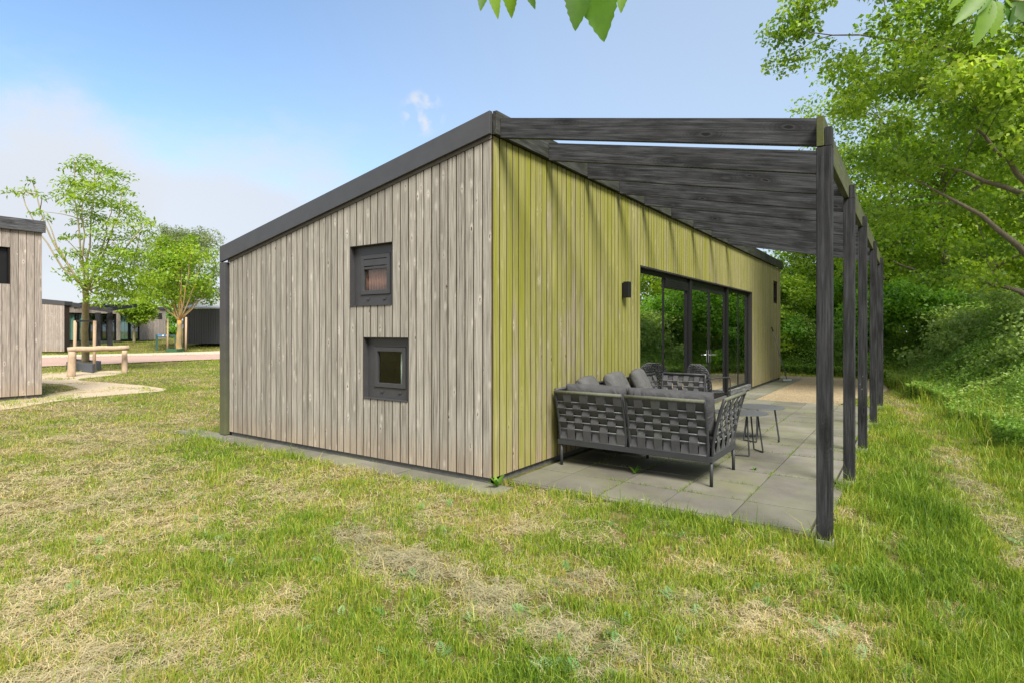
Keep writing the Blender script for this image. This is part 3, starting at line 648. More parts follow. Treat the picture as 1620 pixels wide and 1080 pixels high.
for k in range(17):
    xx=-.25+.5*k/16; hw=math.sqrt(max(.0005,.27**2-xx**2)); rp.tube([(.02+xx+.008*math.sin(y_*60+k*math.pi),y_,.447+.008*math.cos(y_*60+k*math.pi)-.02*(1-(y_/.27)**2)*(1-(xx/.27)**2)) for y_ in np.linspace(-hw,hw,24)],.0165,6)
rp.build('rope_weave',m_rope,S_,smooth=True)
for s in (-1,1):
    MB().tube([(-.27,s*.25,.70),(-.1,s*.30,.725),(.20,s*.30,.725),(.245,s*.30,.71),(.26,s*.30,.67),(.27,s*.29,.45),(.29,s*.28,.0)],.011,8).build('armrest',m_sf,ch,smooth=True)
    MB().tube([(-.27,s*.24,.62),(-.24,s*.22,.40),(-.29,s*.25,.0)],.011,8).build('leg',m_sf,ch,smooth=True)
for cx_,cy_ in ((-.24,.22),(.27,.29)): MB().tube([(cx_,-cy_,.42),(cx_,cy_,.42)],.010).build('crossbar',m_sf,ch)
cp=PX(1119,10.75,z=.031); ch.location=tuple(cp); ch.rotation_euler=(0,0,R_(62))
# broom
bp=GP(1245,604); tp=Vector((.035,14.35,1.70)); bt=Vector((bp[0],bp[1],.07))
bro=thing('broom','long handled broom leaning against the far end of the green stained wall','broom',(bt.x,bt.y,0))
MB().tube([bt,tp],.014,8).build('handle',simple('grey_handle',(.16,.16,.17),.5),bro,smooth=True)
MB().tube([bt+(tp-bt)*.92,tp+(tp-bt)*.002],.018,8).build('grip',m_dark,bro,smooth=True)
hb=MB().beam(bt+Vector((-.11,-.09,.0)),bt+Vector((.11,.09,.0)),.07,.05); hb.build('broom_head',simple('grey_plastic',(.35,.37,.4),.5),bro,bevel=.006)
br_=MB()
for k in range(60):
    q=bt+Vector((-.11,-.09,0))*(1-2*(k%20)/19)*1.0+Vector((rnd.uniform(-.03,.03),rnd.uniform(-.02,.02),0)); br_.tube([q,q+Vector((rnd.uniform(-.012,.012),rnd.uniform(-.012,.012),-.055))],.004,4)
br_.build('bristles',simple('blue_bristle',(.08,.14,.18),.8),bro)
# ---------------------------------------------------------------- neighbouring buildings
nb=thing('neighbour_cabin','grey timber cabin cut off by the left edge of the picture','cabin',(-13.42,.2,0))
NX=-13.42; NY=.2; NT=3.93
e=[NY-.148*k for k in range(70)]; m=MB(); NW=(NY-1.35,NY-.62,2.66,3.5)
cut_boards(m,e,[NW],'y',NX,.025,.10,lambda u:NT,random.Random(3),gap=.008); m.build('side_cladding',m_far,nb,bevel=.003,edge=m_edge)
mc=MB(); core(mc,'y',NX-.027,.15,NY-10.3,NY-.02,.1,lambda u:NT,[NW]); mc.box(NX-5,NX-.18,NY-.05,NY-.02,.1,3.0); mc.box(NX-5,NX-4.9,NY-10.3,NY-.02,.1,2.9); mc.build('wall_core',m_gap,nb)
MB().box(NX-5,NX-.05,NY-10.3,NY-.06,-.1,.1).build('plinth',m_plinth,nb)
m=MB(); m.prism([(NX-5.1,NY-10.4,NT-.95),(NX+.03,NY-10.4,NT-.0),(NX+.03,NY+.03,NT-.0),(NX-5.1,NY+.03,NT-.95)],[(NX-5.1,NY-10.4,NT-.8),(NX+.03,NY-10.4,NT+.2),(NX+.03,NY+.03,NT+.2),(NX-5.1,NY+.03,NT-.8)]); rf=m.build('roof',metal_paint('roof_grey',(.06,.06,.065)),nb)
MB().box(NX+.032,NX+.07,NY-10.4,NY+.05,NT-.02,NT+.255).build('timber_fascia',black_wood('neighbour_fascia','y',0,.06),rf,bevel=.004)
f=MB(); gframe(f,NW[0]+.01,NW[1]-.01,NW[2]+.01,NW[3]-.01,.13,x0=NX-.14,x1=NX-.08); wnd=f.build('window',m_alu2,nb,bevel=.002); MB().box(NX-.12,NX-.11,NW[0]+.14,NW[1]-.14,NW[2]+.14,NW[3]-.14).build('pane',m_glass2,wnd)
MB().box(NX-.15,NX-.001,NW[0],NW[0]+.008,NW[2],NW[3]).box(NX-.15,NX-.001,NW[1]-.008,NW[1],NW[2],NW[3]).box(NX-.15,NX-.001,NW[0]+.008,NW[1]-.008,NW[3]-.008,NW[3]).build('reveal',m_alu2,wnd)
# far cabin with its own pergola: local frame u (camera right) v (away) so that it can stand at an angle
class LF:
    def __init__(s,o,ang): s.o=np.array(o[:2]); s.c=math.cos(ang); s.s=math.sin(ang); s.z=o[2]
    def __call__(s,u,v,z): return (s.o[0]+u*s.c-v*s.s, s.o[1]+u*s.s+v*s.c, s.z+z)
    def box(s,m,u0,u1,v0,v1,z0,z1,t=.5,zt=None):
        zt=zt or (lambda u:z1)
        q=[(u0,v0),(u1,v0),(u1,v1),(u0,v1)]; m.prism([s(a,b,z0) for a,b in q],[s(a,b,zt(a)) for a,b in q],t)
def lboards(m,L,u0,u1,v,z0,zt,pitch,rn,ops=[]):
    n=max(1,int(round(abs(u1-u0)/pitch))); ed=np.linspace(u0,u1,n+1)
    for a,b in zip(ed[:-1],ed[1:]):
        mid=(a+b)/2; t=rn.random(); z=z0
        for (p,q_,r,s_) in ops:
            if p<mid<q_:
                if r-z>.02: L.box(m,a+.006,b-.006,v-.02,v,z,r,t)
                z=s_
        L.box(m,a+.006,b-.006,v-.02,v,z,0,t,zt)
# left block
a0=PX(50,41,z=.08); fl_=LF((a0[0],a0[1],.08),YAW)
fc=thing('distant_cabin','long low grey timber cabin with its own dark pergola across the brick road','cabin',tuple(a0))
u_=lambda px,D=41:(px-50)/FPX*D
kk=random.Random(8); m=MB(); lboards(m,fl_,0,u_(102),0,.05,lambda u:3.52-.09*u,.16,kk); m.build('front_cladding',m_far,fc)
m=MB(); fl_.box(m,.02,u_(102)-.02,.01,.5,0,3.3); m.build('wall_core',m_gap,fc)
m=MB(); m.prism([fl_(-.1,-.06,3.5),fl_(u_(102)+.05,-.06,3.30),fl_(u_(102)+.05,.7,3.30),fl_(-.1,.7,3.5)],[fl_(-.1,-.06,3.82),fl_(u_(102)+.05,-.06,3.58),fl_(u_(102)+.05,.7,3.58),fl_(-.1,.7,3.82)]); m.build('roof',m_alu,fc)
# receding long front, from behind the left block to the right
A=PX(100,47,z=0); B=PX(262,57,z=0); dv=B[:2]-A[:2]; Ln=float(np.linalg.norm(dv)); an=math.atan2(dv[1],dv[0]); zb_=.72
L2=LF((A[0],A[1],zb_),an); k2=Ln/162.0
pu=lambda px: max(0,min(Ln,(px-100)*k2*(1+.10*(262-px)/162)))
m=MB(); zt=lambda u:2.95
opn=[(pu(104),pu(172),-1,2.35),(pu(177),pu(211),.0,2.35)]
win=(pu(245),pu(255),1.95,2.55)
lboards(m,L2,0,Ln,0,.0,zt,.2,kk,opn+[win]); m.build('side_cladding',m_far,fc)
m=MB(); L2.box(m,0,pu(103),.02,5,-.6,2.9); L2.box(m,pu(212),Ln-.02,.02,5,-.6,2.9); L2.box(m,pu(103),pu(212),.02,.1,2.36,2.9); L2.box(m,pu(103),pu(212),3.5,5,-.6,2.9); L2.box(m,pu(103),pu(212),.5,3.5,-.7,-.02); m.build('wall_core',m_inner,fc)
m=MB(); L2.box(m,-.2,Ln+.2,-.15,5.2,2.955,3.14); m.build('roof',m_alu,fc)
m=MB()
for a_,b_ in ((104,118),(119,133),(134,152),(158,172),(177,194),(195,211)):
    a1,b1=pu(a_),pu(b_); L2.box(m,a1,a1+.09,.03,.12,0,2.33); L2.box(m,b1-.09,b1,.03,.12,0,2.33); L2.box(m,a1+.09,b1-.09,.03,.12,2.24,2.33); L2.box(m,a1+.09,b1-.09,.03,.12,0,.1)
gwf=m.build('glazed_wall',m_alu2,fc); m=MB(); L2.box(m,pu(104),pu(172),.07,.08,.1,2.24); L2.box(m,pu(177),pu(211),.07,.08,.1,2.24); m.build('pane',glass_mat('distant_glass',.12),gwf)
for a_,b_ in ((106,117),(122,132),(179,193.5),(196,210)):
    us=np.linspace(pu(a_),pu(b_),40); vs=[]
    for uu in us:
        for zz in (.08,2.25): vs.append(L2(uu,.25+.05*math.sin(uu*16),zz))
    MB().raw(vs,[(2*i_,2*i_+2,2*i_+3,2*i_+1) for i_ in range(39)]).build('curtain',m_curt,gwf,smooth=True)
m=MB(); L2.box(m,win[0],win[1],.0,.019,win[2],win[3]); m.build('window',m_dark,fc)
# its pergola
fp=thing('distant_pergola','small dark pergola in front of the long cabin across the road','pergola',tuple(PX(165,45,z=.3)))
for px in (155,174):
    m=MB(); q=PX(px,44,z=.3); hh=.32; m.beam((q[0],q[1],.15),(q[0],q[1],2.95),.28,.28,up=(0,1,0)); m.build('post',m_post,fp,bevel=.01)
m=MB(); a=PX(101,41.3,py=480.5); b=PX(178,43.6,py=491.5); m.beam(a,b,.12,.34); m.build('outer_beam',m_raf,fp)
for px in (118,136,154,173):
    f_=(px-101)/77; a=np.array(PX(101,41.3,py=481))*(1-f_)+np.array(PX(178,43.6,py=491))*f_; b=PX(px+14+10*f_,49,py=479+6*f_); m=MB(); m.beam(a,b,.1,.22); m.build('rafter',m_raf,fp)
    f_=(px-101)/76; a=np.array(PX(101,41.3,z=3.35))*(1-f_)+np.array(PX(177,44,z=3.2))*f_; b=PX(px+18+26*f_,50,z=3.75-.0*f_); m=MB(); m.beam(a,b,.1,.3); m.build('rafter',m_raf,fp)
# black shed
s0=PX(290,48,z=.55); shd=thing('black_shed','black corrugated shed with grey metal roof beyond the staked tree','shed',tuple(s0)); Ls=LF((s0[0],s0[1],.55),YAW+.05)
m=MB(); uu=0; ws=(400-290)/FPX*48
while uu<ws: Ls.box(m,uu,uu+.13,-.03,0,.0,2.85); uu+=.19
Ls.box(m,-.0,ws,.005,5,.0,2.82); m.build('corrugated_wall',simple('black_steel',(.035,.037,.042),.5,.2),shd)
m=MB(); m.prism([Ls(-.05,-.1,2.86),Ls(ws,-.1,2.86),Ls(ws,5,3.8),Ls(-.05,5,3.8)],[Ls(-.05,-.1,2.95),Ls(ws,-.1,2.95),Ls(ws,5,3.9),Ls(-.05,5,3.9)])
rf=m.build('roof',metal_paint('grey_roof',(.30,.32,.35),.4),shd); m=MB()
for k in range(4): Ls.box(m,.35+k*1.25,1.45+k*1.25,1.2,1.28,3.16,3.75)
Ls.box(m,0,ws,4.7,4.8,3.8,4.0); m.build('solar_panel',metal_paint('solar_grey',(.42,.45,.48),.35),rf)
# green sign rail
m=MB(); sg=thing('sign_rail','low green metal rail frame with a small blue and white sign beside the staked tree','sign',tuple(GP(248,556)))
p0=GP(248,556); p1=GP(278,556); ps=MB()
for p in (p0,p1): MB().beam((p[0],p[1],0),(p[0],p[1],1.28),.12,.12,up=(0,1,0)).build('post',simple('green_paint',(.05,.12,.09),.5),sg)
MB().beam((p0[0],p0[1],1.20),(p1[0],p1[1],1.20),.08,.17).build('top_rail',simple('green_paint_dark',(.045,.10,.085),.5),sg)
dd=(p1-p0); 
for k,(a,b,cn) in enumerate([(.06,.28,(.10,.30,.65)),(.30,.40,(.8,.85,.9)),(.44,.5,(.10,.30,.65)),(.52,.60,(.8,.85,.9))]):
    qa=p0+dd*a; qb=p0+dd*b; o_=-FW*.045; MB().beam((qa[0]+o_[0],qa[1]+o_[1],1.22),(qb[0]+o_[0],qb[1]+o_[1],1.22),.01,.10).build('sign_plate',simple('sign_colour',cn,.5),sg)
# log rail
def log_pts(a,b,n,j,rn):
    a=Vector(a);b=Vector(b); return [a.lerp(b,k/(n-1))+Vector((rn.uniform(-j,j),rn.uniform(-j,j),rn.uniform(-j,j))) for k in range(n)]
def bark(name,c1,c2,sc_=(18,18,3),tan=None):
    M=Mat(name); g=M.co(sc_); n=M.noise(g,1,6,.65); c=M.mix(n,c1,c2)
    if tan: c=M.mix(M.ramp(M.noise(M.co((5,5,3)),1,4),(.5,0),(.68,1)),c,tan)
    return M.pbr(c,.9,normal=M.bump(n,.8,.02),spec=.15)
m_log=bark('peeled_log',(.22,.14,.08),(.55,.44,.32),(9,9,4)); rr=random.Random(2)
lg=thing('log_rail','rustic rail of one peeled log lying across two short log posts by the sand path','rail',tuple(GP(113,595)))
a=PX(106,20.5,z=.93); b=PX(204,21.6,z=.97)
MB().tube(log_pts(a,b,9,.012,rr),[.10,.098,.10,.095,.1,.093,.09,.092,.085],12).build('rail_log',m_log,lg,smooth=True)
for px,py in ((113,595),(197,590)):
    g=GP(px,py); MB().tube(log_pts((g[0],g[1],-.1),(g[0],g[1],.86),6,.008,rr),[.135,.13,.12,.118,.112,.10] if px==113 else [.11,.10,.1,.095,.09,.085],12).build('post',m_log,lg,smooth=True)
# ---------------------------------------------------------------- foliage
def rand_unit(n,rg): v=rg.normal(size=(n,3)); return v/np.linalg.norm(v,axis=1,keepdims=True)
def leaves_mesh(name,Pn,size,nrm,tint,mat,parent,rg,asp=.34,fold=.12):
    n=len(Pn); a=rand_unit(n,rg); a=a-(a*nrm).sum(1,keepdims=True)*nrm; a/=np.linalg.norm(a,axis=1,keepdims=True)+1e-9
    a[:,2]-=.25; a/=np.linalg.norm(a,axis=1,keepdims=True)
    b=np.cross(nrm,a); b/=np.linalg.norm(b,axis=1,keepdims=True)+1e-9; L=size[:,None]
    V=np.empty((n,4,3)); V[:,0]=Pn; V[:,1]=Pn+a*L*.45+b*L*asp+nrm*L*fold; V[:,2]=Pn+a*L-nrm*L*.05; V[:,3]=Pn+a*L*.45-b*L*asp+nrm*L*fold
    Q=np.arange(n*4).reshape(n,4); return np_mesh(name,V.reshape(-1,3),Q,[],np.repeat(tint,4),mat,parent)
def bez(a,b,c,n): 
    a,b,c=map(np.array,(a,b,c)); return [tuple((1-t)**2*a+2*t*(1-t)*b+t*t*c) for t in np.linspace(0,1,n)]
def make_tree(name,label,cat,base,H,r,crown,nclump,nleaf,leaf,mat,barkm,seed,group=None,cs=.6,flat=.6,nl=10,clumps=None,fork=None,asp=.34,twig=.010,top=None,droop=0,inner=.35,up=.7,trunkwig=.12,zfloor=.1,stems=0):
    rg=np.random.default_rng(seed); T=thing(name,label,cat,tuple(base),group); base=np.array(base,float)
    cx,cy,cz,rx,ry,rz=crown
    topz=top if top else cz+rz*.55
    tp=np.array([cx,cy,topz]) if fork is None else np.array(fork,float)
    n=9; tpts=[base+(tp-base)*(k/(n-1))+np.array([rg.normal()*trunkwig,rg.normal()*trunkwig,0])*min(k,2)*.5*(0 if (fork is not None and k==n-1) else 1) for k in range(n)]
    tr=MB(); rads=[r*(1-(.85 if fork is None else .25)*(k/(n-1))**1.1) for k in range(n)]; rads[0]*=1.35; tr.tube(tpts,rads,12)
    tp_arr=np.array(tpts)
    if clumps is None:
        d=rand_unit(nclump,rg); q=rg.random(nclump)**inner
        wob=1+.26*np.sin(d[:,0]*3.1+seed)*np.cos(d[:,1]*2.7+seed*2)+.16*np.sin(d[:,2]*6+seed*3)+rg.normal(size=nclump)*.07; wob=np.minimum(wob,1.12)
        cl=np.array([cx,cy,cz])+d*np.array([rx,ry,rz])*(q*wob)[:,None]; cl=cl[cl[:,2]>zfloor]; sz=np.full(len(cl),cs)*rg.uniform(.65,1.35,len(cl))
    else:
        cl=np.array([c[:3] for c in clumps]); sz=np.array([c[3] for c in clumps])
    # limbs
    pool=[p for p in tpts[4:]] if fork is None else [tpts[-1]]; pr=[r*.5]*len(pool)
    order=rg.permutation(len(cl)); main=order[:nl]
    for k in main:
        c=cl[k]
        if fork is None:
            f=np.clip((c[2]-base[2])/max(topz-base[2],.1)-.12-rg.random()*.1,.2,.97); s=base+(tp-base)*f; ii=min(n-2,int(f*(n-1))); fr_=f*(n-1)-ii; s=tp_arr[ii]*(1-fr_)+tp_arr[ii+1]*fr_; r0=r*(1-.85*f)*.55
        else: s=tp.copy(); r0=r*.30
        mid=s*.5+c*.5; mid=mid+np.array([0,0,(-.10 if fork is not None else .05)*np.linalg.norm(c-s)])+rg.normal(size=3)*.12
        if fork is not None: mid=s+(c-s)*np.array([.62,.62,.36]) if 0 else s*.45+c*.55+np.array([(c[0]-s[0])*.18,(c[1]-s[1])*.18,-.10*abs(c[2]-s[2])])
        pts=bez(s,mid,c,9); jj=rg.normal(size=(9,3))*.03; jj[0]=0; pts=[tuple(np.array(p)+j) for p,j in zip(pts,jj)]
        rd=list(np.linspace(max(r0,twig*1.6),twig,9)); tr.tube(pts,rd,7); pool+= [np.array(p) for p in pts[2:]]
    pa=np.array(pool)
    for k in order[nl:]:
        c=cl[k]; dd=np.linalg.norm(pa-c,axis=1)+np.maximum(0,pa[:,2]-c[2])*1.2; s=pa[np.argmin(dd)]
        mid=(s+c)/2+rg.normal(size=3)*.06*dd.min()+np.array([0,0,.08*dd.min()]); tr.tube(bez(s,mid,c,5),list(np.linspace(twig*1.3,twig*.45,5)),5)
        if rg.random()<.35: pa=np.vstack([pa,[c],[mid]])
    tr.build('trunk',barkm,T,smooth=True)
    wt=sz**2/np.sum(sz**2); cnt=rg.multinomial(nleaf,wt); idx=np.repeat(np.arange(len(cl)),cnt); N=len(idx)
    off=rg.normal(size=(N,3)); off/= (np.linalg.norm(off,axis=1,keepdims=True)); off*= (rg.random((N,1))**.45)
    P_=cl[idx]+off*np.stack([sz[idx],sz[idx],sz[idx]*flat],1)*1.25
    P_[:,2]-=droop*(off[:,0]**2+off[:,1]**2)*sz[idx]
    outw=P_-np.array([cx,cy,cz]); outw/=np.linalg.norm(outw,axis=1,keepdims=True)+1e-6
    nr=rand_unit(N,rg)*.85+np.array([0,0,up])+outw*.35; nr/=np.linalg.norm(nr,axis=1,keepdims=True)
    ct=rg.random(len(cl)); tint=np.clip(.55*rg.random(N)+.45*ct[idx],0,1)
    m=P_[:,2]>zfloor; P_=P_[m]; nr=nr[m]; tint=tint[m]
    leaves_mesh('crown',P_,leaf*rg.uniform(.6,1.3,len(P_)),nr,tint,mat,T,rg,asp)
    return T
m_bark=bark('grey_bark',(.09,.075,.055),(.26,.22,.17)); m_bark2=bark('mossy_bark',(.16,.13,.06),(.36,.31,.19),(8,8,2)); m_bark3=bark('orange_bark',(.22,.17,.08),(.40,.33,.2),(8,8,2),(.62,.30,.03))
m_lf=leaf_mat('alder_leaf',[(0,(.09,.17,.022)),(.35,(.18,.30,.03)),(.7,(.30,.43,.045)),(1,(.48,.56,.09))],.5)
m_lfd=leaf_mat('hazel_leaf',[(0,(.08,.19,.02)),(.5,(.17,.34,.035)),(1,(.30,.48,.06))],.5)
m_lfy=leaf_mat('ash_leaf',[(0,(.12,.21,.018)),(.5,(.22,.35,.025)),(1,(.38,.48,.045))],.5)
m_lfg=leaf_mat('willow_leaf',[(0,(.12,.16,.06)),(.6,(.20,.25,.10)),(1,(.27,.32,.14))])
m_lfs=leaf_mat('elder_leaf',[(0,(.14,.24,.05)),(.5,(.27,.39,.10)),(1,(.50,.57,.27))],.5)
# right hand wood
G_='tall leafy trees on the right'
make_tree('leafy_tree','big spreading tree at the right edge whose bare looking limbs reach left over the posts','tree',(6.3,13.2,0),13,.20,(5.7,12.2,8.4,4.7,3.4,5.4),200,54000,.12,m_lf,m_bark,21,G_,cs=.5,flat=.42,nl=26,up=.7)
make_tree('leafy_tree','tall tree standing behind the undergrowth between the posts and the spreading tree','tree',(4.6,22.4,0),14,.22,(4.4,22.4,7.6,4.6,4.6,6.6),200,40000,.15,m_lfy,m_bark,22,G_,cs=.75,nl=12)
make_tree('leafy_tree','thin grey trunk deeper in the wood by the right edge','tree',(7.2,16.2,0),14,.13,(7.6,16.4,11,2.2,2.0,2.6),40,3500,.14,m_lf,m_bark,25,G_,cs=.6,nl=8)
k=30
for (lab,bx,by,h,rr_,mt,dens) in [('bright green tree rising behind the far end of the cabin',.6,27.5,7.2,3.2,m_lfy,26000),('dense tree behind the rafters at the far end of the patio',3.0,28.5,8.6,3.4,m_lfd,24000),
     ('far tree seen just right of the far cabin corner',-3.2,30,5.2,3.2,m_lfy,18000)]:
    make_tree('broadleaf_tree',lab,'tree',(bx,by,0),h,.16,(bx,by,h*.56,rr_,rr_,h*.45),110,dens,.17,mt,m_bark,k,'trees beyond the end of the cabin',cs=.75,nl=8); k+=1
for (bx,by,h,rr_,lab) in [(9.5,25,13,4.2,'tree far back in the wood on the right, beside the tall tree'),(8.0,32,13,4.5,'tree far back in the wood, behind the tall tree'),(7.0,40,13,5,'tree at the far end of the wood'),(10,47,13,5,'farthest tree of the wood, seen in the glass'),(2,44,11,5,'far tree beyond the dense tree')]:
    make_tree('broadleaf_tree',lab,'tree',(bx,by,0),h,.2,(bx,by,h*.55,rr_,rr_,h*.48),75,9500,.26,m_lfy,m_bark,k,'trees deeper in the wood',cs=1.0,nl=8); k+=1
# shrubs
SHR=[('large dark green shrub with round leaves right of the last post',3.9,19.2,3.4,2.0,m_lfd,26000,.13),('broad shrub between the posts at the end of the gravel',1.3,21.6,3.4,2.1,m_lfd,24000,.13),('light green shrub close to the far cabin corner',-.9,21.5,3.8,1.7,m_lfy,18000,.12),
 ('shrub hidden low behind the cabin end',-3.6,21.5,3.2,2.0,m_lfd,9000,.15),
 ('pale green elder bush under the spreading tree',5.9,15.6,2.7,1.5,m_lfs,22000,.10),('bushy elder at the right edge above the nettles',7.0,11.6,2.5,1.6,m_lfs,24000,.09),('low pale bush between the dark shrub and the elder',5.0,17.2,2.3,1.3,m_lfs,14000,.10),('bush at the right edge behind the nettles',8.6,13.5,3.0,1.6,m_lfs,14000,.10)]
for i_,(lab,bx,by,h,rr_,mt,nlv,ls) in enumerate(SHR):
    make_tree('shrub',lab,'shrub',(bx,by,0),h,.05,(bx,by,h*.5,rr_,rr_,h*.52),90,nlv,ls,mt,m_bark,60+i_,'shrubs along the edge of the wood',cs=.42,nl=14,inner=.3,top=h*.6,twig=.006,trunkwig=.05,zfloor=.05)
# trees on the left, crowns laid out after the photograph
rg=np.random.default_rng(5)
def cl_list(L,D,dj,base): return [tuple(PX(px,D+rg.uniform(-dj,dj),py=py))+(s,) for px,py,s in L]
T1=[(118,262,.5),(135,252,.55),(150,262,.6),(170,268,.5),(190,275,.5),(110,285,.55),(128,285,.65),(150,290,.7),(172,292,.6),(195,298,.5),(108,305,.5),(130,310,.7),(152,315,.75),(178,318,.65),(200,322,.5),(120,330,.4),(145,338,.45),(205,335,.5),(222,345,.45),(235,352,.4),(165,345,.55),(190,350,.55),(125,350,.35),(155,365,.5),(180,370,.6),(210,372,.5),(230,365,.4),(120,372,.35),(170,392,.75),(195,395,.8),(215,400,.7),(105,400,.45),(130,398,.4),(150,415,.6),(175,420,.9),(200,425,.9),(112,425,.5),(118,440,.35),(150,440,.6),(170,450,.8),(190,455,.7),(205,445,.6),(160,470,.6),(178,470,.5),(45,300,.3),(20,302,.28),(48,284,.22),(65,308,.25),(60,335,.3),(75,345,.2),(100,375,.25),(35,306,.22)]
b1=GP(135,581)
make_tree('street_tree','young ash tree with airy crown in the slate planter behind the log rail','tree',(b1[0],b1[1],0),8.5,.145,tuple(PX(160,23,py=380))+(2,2,3),0,6000,.19,m_lfy,m_bark2,41,None,droop=.5,flat=.3,nl=15,clumps=cl_list(T1,23,1.3,b1),fork=PX(135,23.3,py=458),asp=.16,twig=.016,trunkwig=.02)
T2=[]; rq=random.Random(6)
for _ in range(58):
    a_=rq.uniform(0,6.28); q_=rq.random()**.5; T2.append((285+q_*62*math.cos(a_),436+q_*62*math.sin(a_)*(.75 if math.sin(a_)>0 else 1),rq.uniform(.5,1.0)))
b2=GP(283,556)
make_tree('street_tree','young tree with orange lichen on its staked trunk beside the sign rail','tree',(b2[0],b2[1],0),8,.22,tuple(PX(285,44,py=440))+(3,3,3),0,8600,.22,m_lfy,m_bark3,42,None,flat=.6,nl=14,clumps=cl_list(T2,44.5,2.4,b2),fork=PX(284,44,py=507),twig=.02,trunkwig=.02)
T3=[]
for _ in range(46):
    T3.append((rq.gauss(285,32),rq.uniform(368,480),rq.uniform(.7,1.4)))
T3+=[(258,362,.6),(262,372,.8),(285,374,.7),(305,380,.6),(250,385,.8),(322,400,.8),(340,430,.8),(225,400,.9),(222,425,1.0),(230,455,1.1),(345,470,1.2),(335,490,1.2)]
b3=PX(300,72,z=.75)
make_tree('willow_tree','large grey green willow behind the young staked tree','tree',tuple(b3),12,.3,tuple(PX(285,72,py=430))+(5,5,5),0,17000,.42,m_lfg,m_bark,43,None,flat=1.0,nl=14,clumps=cl_list(T3,72,3,b3),asp=.13,twig=.03)
b4=PX(212,52,z=.55)
T4=[]
for _ in range(26): T4.append((rq.gauss(221,13),rq.uniform(462,506),rq.uniform(.35,.75)))
make_tree('street_tree','small young tree in front of the long cabin across the road','tree',tuple(b4),5,.12,tuple(PX(216,52,py=480))+(2,2,2),0,4200,.24,m_lfy,m_bark2,44,None,flat=.6,nl=9,clumps=cl_list(T4,52,1,b4),fork=PX(212,52,py=520),twig=.02,trunkwig=.01)
b5=PX(258,66,z=.75)
make_tree('dark_hedge_tree','dark rounded tree in the gap between the distant cabin and the black shed','tree',tuple(b5),4,.14,(b5[0],b5[1],2.6,2.2,2.2,2.2),40,5000,.3,m_lfd,m_bark,45,nl=6)
b6=PX(481,46,z=0)
make_tree('distant_tree','tree whose tip just shows above the roof edge of the large cabin','tree',tuple(b6),12,.2,(b6[0],b6[1],7.3,1.0,1.0,4.7),60,6000,.2,m_lf,m_bark,46,nl=8,cs=.5)
for q_,(px,D,h,rad) in enumerate([(-120,95,9,6),(60,110,7,6),(200,105,8,6),(350,100,9,6),(520,110,9,7)]):
    b=PX(px,D,z=.75); make_tree('distant_tree',['far tree left of the neighbour cabin','far tree behind the left end of the long cabin','far tree behind the long cabin','far tree behind the black shed','far tree hidden behind the large cabin'][q_],'tree',tuple(b),h*.6,.3,(b[0],b[1],h*.42,rad,rad,h*.35),40,5000,.6,m_lfd,m_bark,70+q_,'trees on the horizon',cs=1.4,nl=6)
# planter, stakes
def planter(label,a,bb,c,h,mat):
    P=thing('planter_box',label,'planter',tuple(GP(*a))); p=[np.array(GP(*q)) for q in (a,bb,c)]; d=p[0]+(p[2]-p[1]); p.append(d); cen=sum(p)/4
    m=MB(); 
    for k in range(4):
        q0=p[k]; q1=p[(k+1)%4]; n_=(cen-(q0+q1)/2); n_=n_/np.linalg.norm(n_)*.05
        m.prism([(q0[0],q0[1],-.05),(q1[0],q1[1],-.05),(q1[0]+n_[0],q1[1]+n_[1],-.05),(q0[0]+n_[0],q0[1]+n_[1],-.05)],[(q0[0],q0[1],h),(q1[0],q1[1],h),(q1[0]+n_[0],q1[1]+n_[1],h),(q0[0]+n_[0],q0[1]+n_[1],h)])
    m.build('side_wall',mat,P,bevel=.01); s=MB(); s.prism([tuple(cen+(q-cen)*.93*np.array([1,1,0]))for q in p],[tuple(cen+(q-cen)*.93*np.array([1,1,0])+np.array([0,0,h*.75])) for q in p]); s.build('soil',simple('soil',(.05,.04,.025),.95),P)
planter('slate grey square planter box round the foot of the ash tree',(105,585),(147,590),(160,583),.34,simple('slate_grey',(.07,.08,.095),.6))
planter('low green planter box round the foot of the staked young tree',(262,557),(280,557.5),(296,556),.27,simple('box_green',(.05,.13,.06),.6))
m_stk=bark('stake_wood',(.28,.18,.11),(.5,.38,.26),(14,14,3))
for (px,D,hh,lab) in [(118,22.6,1.98,'left wooden stake tied to the ash tree'),(149,22.6,1.98,'right wooden stake tied to the ash tree'),(265,44,2.5,'leftmost of three stakes round the young tree'),(287,44.8,2.4,'middle of three stakes round the young tree'),(294,43.6,2.6,'rightmost of three stakes round the young tree')]:
    q=PX(px,D,z=0); w_=.058 if D<30 else .075; stk=MB(); stk.tube([(q[0],q[1],-.1),(q[0]+.02,q[1],hh*.5),(q[0],q[1]+.02,hh)],w_,10); o=stk.build('tree_stake',m_stk,smooth=True); tag(o,lab,'stake','stakes tied to young trees')
a=PX(118,22.6,z=1.97); b=PX(149,22.6,z=1.97); o=MB().beam(a,b,.03,.07).build('tree_tie',m_dark); tag(o,'black rubber tie between the two stakes of the ash tree','tie')
